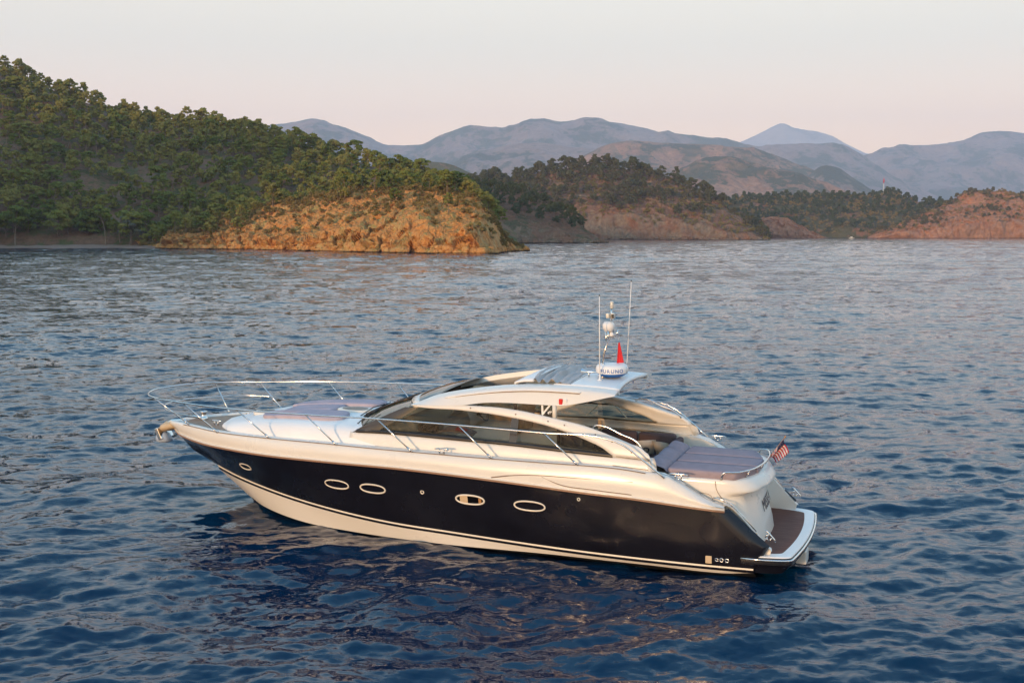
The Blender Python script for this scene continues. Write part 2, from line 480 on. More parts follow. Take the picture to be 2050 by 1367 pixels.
# ------------------------------------------------------------------ land
def wpt(px, py, D):
    """a point at horizontal distance D, measured from the photograph (px, py in its 2050 x 1367 pixels)"""
    c = ((px - 1025) / FPX, (683.5 - py) / FPX)
    dy = math.cos(PITCH) + c[1] * math.sin(PITCH); dz = c[1] * math.cos(PITCH) - math.sin(PITCH)
    return c[0] * D / dy, D, CAM_H + dz * D / dy

class Hill:
    """loft from a shoreline up to a ridge and down the far side"""
    def __init__(s, name, cols, nu, nv, prof, mats, amp, scale, ridge_amp=0, rock=None, back=1.0, prof_u=None, seed=1, zshore=-1.0, nb=30):
        c = np.array(cols, float); px = np.linspace(c[0, 0], c[-1, 0], nu)
        Ds, Dr, Py = spl(c[:, 0], c[:, 1])(px), spl(c[:, 0], c[:, 2])(px), spl(c[:, 0], c[:, 3])(px)
        R = np.array([wpt(a, b, d) for a, b, d in zip(px, Py, Dr)])
        S = np.array([wpt(a, 480, d) for a, d in zip(px, Ds)]); S[:, 2] = zshore
        v = np.linspace(0, 1, nv)
        P = np.zeros((nu, nv + nb, 3))
        for k, t in enumerate(v):
            f = prof(t) if prof_u is None else prof_u(t, px)
            P[:, k, :2] = S[:, :2] * (1 - t) + R[:, :2] * t
            P[:, k, 2] = zshore + (R[:, 2] - zshore) * f
        for k in range(nb):
            t = (k + 1) / nb
            B = R[:, :2] * (1 + (Dr - Ds)[:, None] * back * t / Dr[:, None])
            P[:, nv + k, :2] = B; P[:, nv + k, 2] = zshore + (R[:, 2] - zshore) * (1 - t**1.5) - 2 * t
        Q = P.reshape(-1, 3)
        d = fbm(Q / scale, 5, seed) * amp
        if ridge_amp: d = d + fbm(Q / (scale * 1.7) * np.array([1, 1, .5]), 4, seed + 50, ridge=True) * ridge_amp
        hh = np.clip((Q[:, 2] - zshore) / 6.0, 0, 1) * np.tile(np.r_[1 - .75 * np.clip((v - .8) / .2, 0, 1)**2, np.full(nb, .5)], nu)
        hs = np.tile(np.clip((R[:, 2] - zshore) / (4 * amp + 1e-6), .1, 1)[:, None], (1, nv + nb)).ravel()
        Q[:, 2] += d * hh * hs
        if rock is not None: rock(Q, P.shape)
        s.P = Q.reshape(P.shape); s.nu, s.nv, s.nt = nu, nv, nv + nb; s.px = px
        I = np.arange(nu * s.nt).reshape(nu, s.nt)
        q = np.stack([I[:-1, :-1], I[1:, :-1], I[1:, 1:], I[:-1, 1:]], -1).reshape(-1, 4)
        s.o = big_mesh(name, Q, q, mats, kind='structure')
    def scatter(s, n, rng, accept=None, back=0.15):
        """n random points spread evenly over the visible slope -> (n,3), u, v"""
        nvv = min(s.nt - 1, int(s.nv * (1 + back)))
        P = s.P[:, :nvv + 1]
        A = np.linalg.norm(np.cross(P[1:, :-1] - P[:-1, :-1], P[:-1, 1:] - P[:-1, :-1]), axis=2).ravel()
        out = []; uu = []; vv = []
        cum = np.cumsum(A) / A.sum(); tries = 0
        while len(out) < n and tries < 60:
            tries += 1
            k = np.searchsorted(cum, rng.random(n)); i, j = np.unravel_index(np.minimum(k, len(A) - 1), (s.nu - 1, nvv))
            a, b = rng.random(n), rng.random(n)
            X = (P[i, j] * ((1 - a) * (1 - b))[:, None] + P[i + 1, j] * (a * (1 - b))[:, None] + P[i, j + 1] * ((1 - a) * b)[:, None] + P[i + 1, j + 1] * (a * b)[:, None])
            pxs = s.px[i] + a * (s.px[1] - s.px[0]); vs = (j + b) / s.nv
            for t in range(n):
                if len(out) >= n: break
                if accept is None or accept(X[t], pxs[t], vs[t], rng):
                    out.append(X[t]); uu.append(pxs[t]); vv.append(vs[t])
        return np.array(out), np.array(uu), np.array(vv)

def sstep(a, b, x):
    t = min(1, max(0, (x - a) / (b - a))); return t * t * (3 - 2 * t)

# --- ground materials (world-scale noise, colour by height and steepness)
def ground_mat(name, soil, soil2, green, rockc, green_amt, scale=.08, steep=(.55, .8), wet=True, rock_amt=1.0, bscale=.6, bstr=.8, bdist=1.0, cracks=False):
    m, nt, b = new_mat(name)
    n1 = noise(nt, scale, 6, .6); n2 = noise(nt, scale * 5.3, 5, .6); n3 = noise(nt, scale * .35, 3, .5)
    c = ramp(nt, n2.outputs[0], [(.32, soil), (.68, soil2)])
    ad = nd(nt, 'ShaderNodeMath', operation='MULTIPLY_ADD', i_1=.6); nt.links.new(n2.outputs[0], ad.inputs[0]); nt.links.new(n1.outputs[0], ad.inputs[2])
    gf = fmap(nt, ad.outputs[0], .98 - green_amt * .35, 1.06 - green_amt * .35, 0, 1)
    gcol = ramp(nt, n3.outputs[0], [(.3, green), (.7, [g * 1.5 for g in green])])
    c = mixc(nt, gf, c, gcol)
    geo = nt.nodes.new('ShaderNodeNewGeometry'); sp = nt.nodes.new('ShaderNodeSeparateXYZ'); nt.links.new(geo.outputs['Normal'], sp.inputs[0])
    st = fmap(nt, sp.outputs['Z'], steep[0], steep[1], rock_amt, 0)
    mu = nd(nt, 'ShaderNodeMath', operation='MULTIPLY'); nt.links.new(st, mu.inputs[0]); nt.links.new(fmap(nt, n1.outputs[0], .35, .55), mu.inputs[1])
    rc = ramp(nt, n2.outputs[0], [(.3, [k * .6 for k in rockc]), (.6, rockc), (.75, [min(1, k * 1.25) for k in rockc])])
    c = mixc(nt, mu.outputs[0], c, rc)
    if wet:
        po = nt.nodes.new('ShaderNodeSeparateXYZ'); nt.links.new(geo.outputs['Position'], po.inputs[0])
        wf = fmap(nt, po.outputs['Z'], .2, .7, 1, 0)
        c = mixc(nt, wf, c, (.035, .028, .022))
    nt.links.new(c, b.inputs['Base Color']); b.inputs['Roughness'].default_value = .9; b.inputs['Specular IOR Level'].default_value = .15
    pv = bump(nt, b, noise(nt, bscale, 6, .65).outputs[0], bstr, bdist)
    if cracks:
        nz = noise(nt, .25, 3); tc = nt.nodes.new('ShaderNodeTexCoord')
        va = nd(nt, 'ShaderNodeVectorMath', operation='MULTIPLY_ADD'); va.inputs[1].default_value = (4, 4, 4); nt.links.new(nz.outputs['Color'], va.inputs[0]); nt.links.new(tc.outputs['Object'], va.inputs[2])
        for sc, st, ds in ((.16, .55, 1.3), (.5, .4, .45)):
            vo = nd(nt, 'ShaderNodeTexVoronoi', feature='DISTANCE_TO_EDGE', i_Scale=sc); nt.links.new(va.outputs[0], vo.inputs['Vector'])
            pv = bump(nt, b, fmap(nt, vo.outputs[0], 0, .16), st, ds, prev=pv)
    return m

M['hillsoil'] = ground_mat('forest_floor', (.15, .09, .055), (.26, .14, .085), (.085, .085, .032), (.24, .20, .16), .55, scale=.09)
M['headrock'] = ground_mat('ochre_rock', (.42, .165, .045), (.62, .29, .085), (.22, .17, .05), (.56, .36, .16), .42, rock_amt=.65, scale=.16, steep=(.45, .85), bscale=1.1, bstr=.8, bdist=.35, cracks=True)
M['beach'] = simple('pebble_beach', (.27, .17, .12), .95, var=.2, vscale=.7, bmp=.6, bscale=3)
M['midsoil'] = ground_mat('reddish_slope', (.17, .080, .046), (.27, .135, .078), (.075, .062, .028), (.27, .19, .13), .50, scale=.05, bscale=.25, bdist=2)
M['redrock'] = ground_mat('red_cliff', (.34, .15, .085), (.46, .23, .135), (.08, .06, .03), (.40, .22, .14), .30, scale=.035, bscale=.12, bdist=4, bstr=1.0)
M['farwood'] = ground_mat('far_wooded_slope', (.22, .105, .06), (.34, .17, .10), (.08, .07, .032), (.36, .22, .15), .85, scale=.03, bscale=.09, bdist=5, bstr=1.0, steep=(.3, .6))
M['range'] = ground_mat('far_mountain', (.23, .155, .130), (.40, .265, .220), (.065, .072, .048), (.56, .37, .30), .58, scale=.0028, wet=False, bscale=.008, bdist=45, bstr=1.0, steep=(.35, .75))
M['orangerock'] = ground_mat('far_orange_rock', (.22, .115, .07), (.52, .26, .15), (.06, .06, .03), (.66, .33, .19), .60, scale=.006, wet=False, bscale=.018, bdist=24, bstr=1.0, steep=(.45, .8))
M['barepeak'] = ground_mat('bare_peak', (.30, .24, .21), (.42, .34, .30), (.14, .13, .11), (.45, .38, .34), .3, scale=.0012, wet=False, bscale=.004, bdist=90, bstr=1.0)

def prof_left(t):
    if t < .05: return .022 * t / .05
    k = (t - .05) / .95
    return .022 + .978 * (1 - (1 - k)**1.22)
left_hill = Hill('left_hillside', [(-420, 455, 760, 100), (-250, 470, 770, 100), (-100, 490, 770, 112), (0, 497, 760, 133), (60, 497, 755, 162), (150, 497, 748, 198), (250, 496, 740, 234), (330, 490, 725, 248), (420, 478, 710, 256), (500, 470, 700, 264), (560, 462, 690, 284), (640, 452, 665, 304), (700, 446, 645, 320), (760, 440, 615, 338), (820, 434, 580, 356), (880, 430, 555, 385), (930, 428, 530, 402), (980, 426, 505, 428), (1035, 430, 480, 468)],
                 420, 150, prof_left, M['hillsoil'], 3.2, 40, ridge_amp=1.6, seed=3)

def head_rocks(Q, shp):
    """broken rock: slabs dipping to the right, boulders near the water, gullies in the earth above"""
    z = Q[:, 2].copy()
    lim = 9 + 5 * fbm(Q * np.array([.03, .03, 0]), 3, 77)
    low = np.clip((lim - z) / 5.0, 0, 1); up = np.clip((z + .6) / 1.6, 0, 1); hi = 1 - low
    a = .6; X = Q[:, 0] * math.cos(a) + z * math.sin(a); Z = -Q[:, 0] * math.sin(a) + z * math.cos(a)
    W = np.stack([X, Q[:, 1] * .4, Z], 1); W = W + np.stack([fbm(Q / 7, 3, 60 + k) for k in range(3)], 1) * 2.2
    big = fbm(W / np.array([13.0, 13, 6.5]), 2, 4, ridge=True)
    f1, f2, idv = worley(W / np.array([5.2, 5.2, 3.1]), 14)
    g1, g2, idw = worley(W / np.array([2.1, 2.1, 1.2]), 15)
    slab = (idv - .5) * 2.3 + np.clip((f2 - f1) * 3, 0, 1) * 1.1 - .6
    chip = (idw - .5) * .8 + np.clip((g2 - g1) * 3, 0, 1) * .35
    fine = fbm(Q / 1.6, 3, 61) * .35
    gully = fbm(Q * np.array([.16, .05, .05]), 4, 62, ridge=True)
    d = (big * 5.2 + slab * 1.9 + chip * 1.3) * (low * .85 + .15) + fine * 1.4 + gully * 2.6 * hi + np.where(idv > .72, 1.2, 0) * hi * np.clip(fbm(Q / 9, 2, 63) * 3, 0, 1)
    t = np.stack([np.full(len(Q), -.30), np.full(len(Q), -.85), np.full(len(Q), .45)], 1); t /= np.linalg.norm(t, axis=1)[:, None]
    Q += t * (d * up)[:, None]

def prof_head(t): return t
def prof_head_u(t, px):
    n = fbm(np.stack([px / 70.0, px * 0, px * 0], 1), 3, 5); c = np.clip(.22 + .22 * n, .06, .5); w = np.clip(.13 + .12 * n, .05, .3)
    k = np.clip(t / w, 0, 1); k = k * k * (3 - 2 * k)
    return c * k + (1 - c) * (1 - (1 - t)**1.25)
headland = Hill('headland', [(285, 492, 508, 493), (330, 480, 506, 480), (380, 466, 502, 464), (440, 456, 497, 444), (500, 447, 492, 428), (560, 431, 485, 412), (620, 413, 475, 400), (680, 397, 463, 391), (740, 384, 450, 385), (800, 371, 440, 383), (860, 361, 430, 385), (920, 353, 419, 391), (955, 350, 412, 402), (975, 353, 410, 419), (990, 361, 409, 442), (1008, 382, 414, 473), (1020, 396, 418, 488), (1038, 404, 420, 494), (1054, 411, 422, 503)],
                820, 210, prof_head, M['headrock'], 1.6, 18, ridge_amp=.8, rock=head_rocks, prof_u=prof_head_u, seed=11, zshore=-1.2)

headland.o.data.polygons.foreach_set('use_smooth', np.zeros(len(headland.o.data.polygons), bool))

# shingle beach at the foot of the left hill
def beach():
    rows = []
    for px in np.linspace(-420, 330, 120):
        n = math.sin(px * .031) * 2 + math.sin(px * .011 + 1) * 3
        D0 = 494 + n * .5 - max(0, px - 250) * .16 - max(0, -150 - px) * .15
        row = []
        for dd, z in ((-6, -.9), (0, -.05), (3, .35), (8, .9), (14, 1.35), (22, 1.9), (30, 1.5)):
            X, Y, _ = wpt(px, 480, D0 + dd)
            row.append((X, Y, z + .1 * math.sin(px * .17 + dd)))
        rows.append(row)
    b = MB(); b.grid(rows); o = b.build('beach', M['beach']); tag(o, kind='structure')
beach()

def rough(size, amp, seed):
    def f(Q, shp):
        W = Q + np.stack([fbm(Q / size, 3, seed + k) for k in range(3)], 1) * size * .35
        up = np.clip((Q[:, 2] + .5) / 3, 0, 1)
        d = fbm(W / np.array([size, size, size * .8]), 4, seed + 5, ridge=True) * amp + fbm(W / (size * .22), 3, seed + 6, ridge=True) * amp * .42
        f1, f2, idv = worley(W / (size * .35), seed + 7)
        d = d + (idv - .5) * amp * .55
        t = np.array([-.3, -.85, .35]); Q += (t / np.linalg.norm(t)) * (d * up)[:, None]
    return f
mid_point = Hill('wooded_point', [(840, 770, 920, 366), (900, 765, 915, 372), (950, 762, 905, 376), (1000, 760, 890, 382), (1050, 757, 870, 398), (1100, 756, 850, 420), (1150, 756, 825, 446), (1190, 758, 800, 472), (1206, 762, 795, 481), (1220, 768, 785, 487)],
                 360, 130, lambda t: .22 * sstep(0, .12, t) + .78 * (1 - (1 - t)**1.2), M['midsoil'], 2.2, 22, ridge_amp=1.6, rock=rough(16, 2.2, 210), seed=21)
mid_hill = Hill('middle_hill', [(930, 1190, 1340, 372), (960, 1190, 1340, 364), (1010, 1190, 1340, 366), (1050, 1190, 1335, 358), (1100, 1190, 1330, 346), (1170, 1190, 1330, 337), (1200, 1190, 1325, 338), (1260, 1190, 1320, 345), (1330, 1190, 1310, 360), (1380, 1190, 1300, 380), (1420, 1190, 1290, 402), (1450, 1190, 1280, 418), (1480, 1195, 1275, 436), (1510, 1200, 1265, 460), (1526, 1205, 1255, 472), (1540, 1215, 1240, 480)],
                440, 150, lambda t: .2 * sstep(0, .12, t) + .8 * (1 - (1 - t)**1.25), M['midsoil'], 3.0, 30, ridge_amp=3.5, rock=rough(30, 4.5, 230), seed=23)
far_shore = Hill('far_shore_hill', [(1380, 1620, 1800, 410), (1440, 1620, 1800, 402), (1480, 1620, 1800, 398), (1560, 1620, 1800, 396), (1640, 1620, 1800, 394), (1700, 1620, 1800, 396), (1750, 1620, 1800, 392), (1780, 1620, 1800, 388), (1820, 1620, 1790, 400), (1850, 1620, 1780, 408), (1900, 1620, 1780, 410), (1960, 1620, 1780, 420), (2140, 1620, 1780, 425)],
                 260, 80, lambda t: .15 * sstep(0, .1, t) + .85 * (1 - (1 - t)**1.3), M['farwood'], 4, 50, ridge_amp=4, seed=27)
red_head = Hill('red_headland', [(1735, 1560, 1600, 477), (1780, 1555, 1640, 462), (1830, 1550, 1670, 443), (1880, 1550, 1690, 420), (1905, 1550, 1700, 408), (1930, 1550, 1705, 394), (1960, 1550, 1710, 387), (2000, 1550, 1710, 387), (2050, 1550, 1720, 393), (2120, 1550, 1730, 394), (2300, 1550, 1760, 402)],
                400, 140, lambda t: .2 * sstep(0, .08, t) + .8 * (1 - (1 - t)**1.2), M['redrock'], 4, 40, ridge_amp=5, rock=rough(38, 11, 290), seed=29)
red_cliff = Hill('red_cliff', [(1490, 1560, 1590, 474), (1510, 1555, 1590, 455), (1527, 1550, 1590, 440), (1545, 1550, 1592, 434), (1560, 1550, 1592, 436), (1580, 1552, 1594, 442), (1600, 1556, 1596, 455), (1630, 1560, 1600, 468), (1660, 1570, 1604, 477)],
                 160, 80, lambda t: .5 * sstep(0, .25, t) + .5 * t, M['redrock'], 3, 22, ridge_amp=4, rock=rough(22, 8, 310), seed=31)
# hills and mountains that fade into the haze
RP = lambda t: 1 - (1 - t)**1.15
Hill('wooded_knoll', [(740, 2362, 2600, 372), (790, 2300, 2600, 345), (815, 2300, 2600, 330), (840, 2300, 2600, 323), (870, 2300, 2600, 324), (910, 2300, 2600, 332), (940, 2300, 2600, 346), (1000, 2337, 2600, 358), (1060, 2362, 2600, 380)], 160, 60, RP, M['farwood'], 6, 60, ridge_amp=4, seed=41)
Hill('rocky_foothill', [(1300, 3992, 4563, 400), (1350, 3937, 4600, 360), (1380, 3900, 4600, 340), (1410, 3900, 4600, 326), (1440, 3900, 4600, 321), (1480, 3900, 4600, 323), (1520, 3900, 4600, 335), (1560, 3900, 4600, 343), (1600, 3900, 4600, 351), (1640, 3900, 4563, 370), (1720, 3937, 4526, 405), (1800, 3992, 4489, 440)], 330, 120, RP, M['orangerock'], 20, 230, ridge_amp=46, seed=43)
Hill('conical_hill', [(1560, 5040, 5499, 410), (1600, 5000, 5600, 374), (1620, 5000, 5600, 352), (1640, 5000, 5600, 336), (1655, 5000, 5600, 332), (1680, 5000, 5600, 338), (1710, 5000, 5600, 358), (1740, 5000, 5600, 378), (1790, 5040, 5499, 415)], 210, 90, lambda t: t**1.1, M['range'], 18, 220, ridge_amp=36, seed=45)
Hill('middle_ridge', [(1080, 5607, 6300, 400), (1140, 5503, 6400, 335), (1195, 5400, 6400, 301), (1225, 5400, 6400, 290), (1280, 5400, 6400, 285), (1330, 5400, 6400, 288), (1400, 5400, 6400, 290), (1500, 5400, 6400, 303), (1560, 5400, 6400, 316), (1620, 5400, 6400, 341), (1680, 5400, 6400, 366), (1740, 5400, 6300, 398), (1820, 5503, 6200, 440)], 360, 120, RP, M['orangerock'], 26, 320, ridge_amp=60, seed=47)
Hill('low_green_ridge', [(640, 6835, 7777, 372), (740, 6600, 8000, 345), (800, 6600, 8000, 338), (880, 6600, 8000, 330), (960, 6600, 8000, 308), (1020, 6600, 8000, 292), (1080, 6600, 8000, 286), (1150, 6600, 8000, 297), (1220, 6600, 8000, 302), (1330, 6600, 7777, 330)], 360, 120, RP, M['range'], 40, 420, ridge_amp=80, seed=49)
Hill('main_ridge', [(380, 8668, 10500, 300), (480, 8434, 10500, 272), (560, 8200, 10500, 254), (600, 8200, 10500, 248), (625, 8200, 10500, 244), (660, 8200, 10500, 255), (700, 8200, 10500, 265), (740, 8200, 10500, 279), (780, 8200, 10500, 291), (840, 8200, 10500, 291), (880, 8200, 10500, 272), (920, 8200, 10500, 261), (980, 8200, 10500, 259), (1010, 8200, 10500, 260), (1050, 8200, 10500, 245), (1085, 8200, 10500, 241), (1125, 8200, 10500, 253), (1160, 8200, 10500, 249), (1190, 8200, 10500, 247), (1260, 8200, 10500, 256), (1330, 8200, 10500, 273), (1400, 8200, 10500, 278), (1470, 8200, 10500, 289), (1530, 8200, 10500, 300), (1580, 8200, 10500, 297), (1640, 8200, 10500, 295), (1690, 8200, 10500, 301), (1740, 8200, 10500, 325), (1790, 8200, 10500, 361), (1850, 8200, 10500, 400), (1920, 8434, 10271, 440)], 630, 135, RP, M['range'], 45, 520, ridge_amp=120, seed=51)
Hill('right_mountain', [(1600, 9726, 12264, 380), (1700, 9500, 12500, 330), (1730, 9500, 12500, 319), (1760, 9500, 12500, 311), (1800, 9500, 12500, 304), (1860, 9500, 12500, 303), (1900, 9500, 12500, 296), (1950, 9500, 12500, 281), (1980, 9500, 12500, 269), (2010, 9500, 12500, 263), (2050, 9500, 12500, 267), (2120, 9500, 12500, 272), (2250, 9500, 12500, 300)], 450, 150, RP, M['range'], 60, 680, ridge_amp=170, seed=53)
Hill('distant_peak', [(1380, 18500, 21000, 330), (1440, 18500, 21000, 300), (1480, 18500, 21000, 286), (1520, 18500, 21000, 269), (1545, 18500, 21000, 256), (1566, 18500, 21000, 249), (1590, 18500, 21000, 258), (1610, 18500, 21000, 263), (1640, 18500, 21000, 267), (1660, 18500, 21000, 271), (1700, 18500, 21000, 291), (1730, 18500, 21000, 305), (1780, 18500, 21000, 318), (1850, 18500, 20720, 350)], 330, 105, RP, M['barepeak'], 60, 1100, ridge_amp=200, seed=55)

# the rest of the bay, out of the picture: an unseen hill added beside the left shore, sized to shade it, and the opposite shore
def unseen_hill(name, cx, cy, rx, ry, h, rot, mat, seed):
    n = 70; a = np.linspace(-1, 1, n); X, Y = np.meshgrid(a, a, indexing='ij')
    rad = np.hypot(X, Y); z = h * np.clip(1 - rad**1.7, -.1, 1)
    c, s = math.cos(rot), math.sin(rot)
    V = np.stack([cx + c * X * rx - s * Y * ry, cy + s * X * rx + c * Y * ry, z], -1).reshape(-1, 3)
    V[:, 2] += fbm(V / 60, 4, seed) * h * .12 * np.clip(V[:, 2] / 20, 0, 1) - .5
    I = np.arange(n * n).reshape(n, n)
    big_mesh(name, V, np.stack([I[:-1, :-1], I[1:, :-1], I[1:, 1:], I[:-1, 1:]], -1).reshape(-1, 4), mat, kind='structure')
unseen_hill('unseen_hill', -520, 120, 330, 190, 165, R_(53), M['hillsoil'], 71)
unseen_hill('opposite_shore', -250, -1750, 1100, 330, 105, R_(4), M['farwood'], 73)
unseen_hill('opposite_shore', -2150, -1550, 900, 380, 150, R_(-38), M['farwood'], 74)
unseen_hill('opposite_shore', 1500, -1300, 700, 330, 120, R_(-30), M['farwood'], 75)

# ------------------------------------------------------------------ pines
def rot_z(V, a):
    c, s = np.cos(a), np.sin(a)
    return np.stack([V[:, 0] * c - V[:, 1] * s, V[:, 0] * s + V[:, 1] * c, V[:, 2]], 1)

def tube_np(pts, rad, n=5):
    pts = np.array(pts, float); V = []; Q = []
    for i, p in enumerate(pts):
        t = pts[min(i + 1, len(pts) - 1)] - pts[max(i - 1, 0)]; t /= np.linalg.norm(t) + 1e-9
        a = np.cross(t, [0.3, 1, .1]); a /= np.linalg.norm(a); b = np.cross(a, t)
        for k in range(n): V.append(p + rad[i] * (a * math.cos(2 * math.pi * k / n) + b * math.sin(2 * math.pi * k / n)))
    for i in range(len(pts) - 1):
        for k in range(n): Q.append((i * n + k, i * n + (k + 1) % n, (i + 1) * n + (k + 1) % n, (i + 1) * n + k))
    return np.array(V), np.array(Q)

def pine_parts(seed, H=13.0, spread=4.6, clumps=13, quads=95, size=.55, base=.42, lean=0.0, limb_n=4):
    """a broad, flat-clumped pine -> (trunk verts, quads), (crown verts, quads)"""
    r = np.random.default_rng(seed)
    bend = r.normal(0, .05 * H, 2) + np.array([lean * H, 0])
    ax = lambda t: np.array([bend[0] * max(t, 0)**1.4 + .02 * H * math.sin(5 * t + seed), bend[1] * max(t, 0)**1.4, H * t])
    tr = [tube_np([ax(t) for t in np.linspace(-.03, .97, 16)], np.linspace(.27, .07, 16) * H / 13, 6)]
    cen = []
    for k in range(clumps):
        t = base + (1 - base) * ((k + .6) / clumps)**.85
        prof = math.sin(min(1, (1 - t) / (1 - base) * 1.05 + .18) * math.pi * .62)
        a = k * 2.4 + r.normal(0, .5); q = spread * prof * r.uniform(.45, 1.0)
        if k >= clumps - 2: q *= .35
        c = ax(t) + np.array([math.cos(a) * q, math.sin(a) * q, r.normal(0, .25) + .10 * q])
        cen.append((c, spread * r.uniform(.32, .54)))
        j = ax(np.linspace(-.03, .97, 16)[int(np.argmin(np.abs(np.linspace(-.03, .97, 16) - max(.25, t - .12 - .02 * q))))])
        tr.append(tube_np([j, j * .45 + c * .55 + np.array([0, 0, -.25]), c], np.array([.09, .06, .03]) * H / 13, limb_n))
    V = []; 
    for c, a in cen:
        n = int(quads * (a / (spread * .35))**1.6)
        d = r.normal(size=(n, 3)); d /= np.linalg.norm(d, axis=1)[:, None]
        d[:, 2] = np.where(d[:, 2] < -.25, -d[:, 2] * .6, d[:, 2])
        rad = r.uniform(.35, 1.0, n)**.5
        p = c + d * rad[:, None] * np.array([a, a, a * .48])
        nrm = d * np.array([.9, .9, .9]) + np.array([0, 0, .25]) + r.normal(0, .40, (n, 3)); nrm /= np.linalg.norm(nrm, axis=1)[:, None]
        t1 = np.cross(nrm, r.normal(size=(n, 3))); t1 /= np.linalg.norm(t1, axis=1)[:, None]; t2 = np.cross(nrm, t1)
        s1 = (size * r.uniform(.6, 1.3, n))[:, None]; s2 = (size * r.uniform(.35, .8, n))[:, None]
        V.append(np.stack([p - t1 * s1 - t2 * s2, p + t1 * s1 - t2 * s2 * .7, p + t1 * s1 * .8 + t2 * s2, p - t1 * s1 * .9 + t2 * s2 * .8], 1).reshape(-1, 3))
    V = np.concatenate(V); Q = np.arange(len(V)).reshape(-1, 4)
    tv, tq, b = [], [], 0
    for v, q in tr: tv.append(v); tq.append(q + b); b += len(v)
    return (np.concatenate(tv), np.concatenate(tq)), (V, Q)

HI = [pine_parts(100 + k, H=h, spread=s, clumps=c, lean=l, base=b) for k, (h, s, c, l, b) in enumerate(((13, 5.0, 14, 0, .40), (14.5, 4.6, 13, .05, .45), (12, 5.4, 14, -.04, .36), (15, 4.3, 12, .1, .5), (11.5, 4.9, 12, 0, .34), (13.5, 5.6, 16, .03, .42), (12.5, 4.1, 11, -.12, .48), (14, 5.1, 14, .02, .3)))]
LO = [pine_parts(200 + k, H=h, spread=s, clumps=c, quads=34, size=.95, base=b, limb_n=3) for k, (h, s, c, b) in enumerate(((13, 5.0, 11, .38), (14.5, 4.6, 10, .42), (12, 5.4, 11, .34), (11, 4.4, 9, .3), (13.5, 5.4, 12, .4), (12, 4.1, 9, .45)))]
FAR = [pine_parts(300 + k, H=h, spread=s, clumps=7, quads=14, size=1.5, base=.25, limb_n=3) for k, (h, s) in enumerate(((8.5, 4.6), (9.5, 4.4), (7.5, 4.8), (8, 4.0)))]
SHRUB = [pine_parts(400 + k, H=1.7, spread=1.25, clumps=5, quads=16, size=.42, base=.25, limb_n=3) for k in range(4)]

def mk(name, V, Q, mat):
    me = bpy.data.meshes.new(name); n, m = len(V), len(Q)
    me.vertices.add(n); me.vertices.foreach_set('co', V.astype(np.float32).ravel())
    me.loops.add(m * 4); me.loops.foreach_set('vertex_index', Q.astype(np.int32).ravel())
    me.polygons.add(m); me.polygons.foreach_set('loop_start', np.arange(0, m * 4, 4, dtype=np.int32))
    me.materials.append(mat); me.polygons.foreach_set('use_smooth', np.full(m, False)); me.update(calc_edges=True)
    return me

PINE_ME = [(mk('trunk', *t, M['bark']), mk('crown', *c, M['needles'])) for t, c in HI]

def merged(name, pts, sizes, variants, mats, rng, label, cat, kind='stuff', sink=.2):
    Vs, Qs, Ms, b = [], [], [], 0
    for p, s in zip(pts, sizes):
        (tv, tq), (cv, cq) = variants[rng.integers(len(variants))]
        a = rng.random() * 6.28; sc = np.array([s, s, s * rng.uniform(.88, 1.12)])
        for v, q, mi in ((tv, tq, 0), (cv, cq, 1)):
            Vs.append(rot_z(v, a) * sc + p - np.array([0, 0, sink * s])); Qs.append(q + b); Ms.append(np.full(len(q), mi)); b += len(v)
    o = big_mesh(name, np.concatenate(Vs), np.concatenate(Qs), mats, np.concatenate(Ms), smooth=False, kind=kind)
    tag(o, label, cat); return o

def thin(pts, d, keep=None):
    """drop points closer than d to an earlier one"""
    out = []; cell = {}
    for i, p in enumerate(pts):
        k = (int(p[0] // d), int(p[1] // d)); ok = True
        for dx in (-1, 0, 1):
            for dy in (-1, 0, 1):
                for q in cell.get((k[0] + dx, k[1] + dy), ()):
                    if (q[0] - p[0])**2 + (q[1] - p[1])**2 < d * d: ok = False
        if ok: cell.setdefault(k, []).append(p); out.append(i)
    return out

rng = np.random.default_rng(12)
trees = []     # (point, px, zone, scale)
def acc_left(X, px, v, r):
    return v > .075 and px < 1000 and (v > .93 or fbm(np.array([[X[0] / 26, X[1] / 26, X[2] / 22]]), 3, 87)[0] > -.26)
P_, U_, V_ = left_hill.scatter(6000, rng, acc_left)
for i in thin(P_, 4.7):
    zone = 'beach' if (V_[i] < .17 and U_[i] < 320) else 'sky' if V_[i] > .95 else 'slope'
    lit = U_[i] > 540 and V_[i] < .75
    trees.append((P_[i], U_[i], 'spur' if lit else zone, (1.15 if zone == 'beach' else 1.0) * (.34 + .48 * rng.random()**1.2)))
# a row of pines at the back of the beach
for px in (-60, -25, 18, 55, 100, 140, 172, 205, 238, 268, 300):
    X = wpt(px + rng.normal(0, 5), 480, 516 + rng.normal(0, 4) - max(0, px - 250) * .2); trees.append((np.array([X[0], X[1], 1.9]), px, 'beach', rng.uniform(.95, 1.25)))
def acc_head(X, px, v, r):
    return (v > .90 or (v > .28 and px < 520 and r.random() < .5) or (v > .45 and r.random() < .05)) and px < 985
P_, U_, V_ = headland.scatter(420, rng, acc_head, back=.3)
for i in thin(P_, 4.6):
    trees.append((P_[i], U_[i], 'head', rng.uniform(.38, .72)))

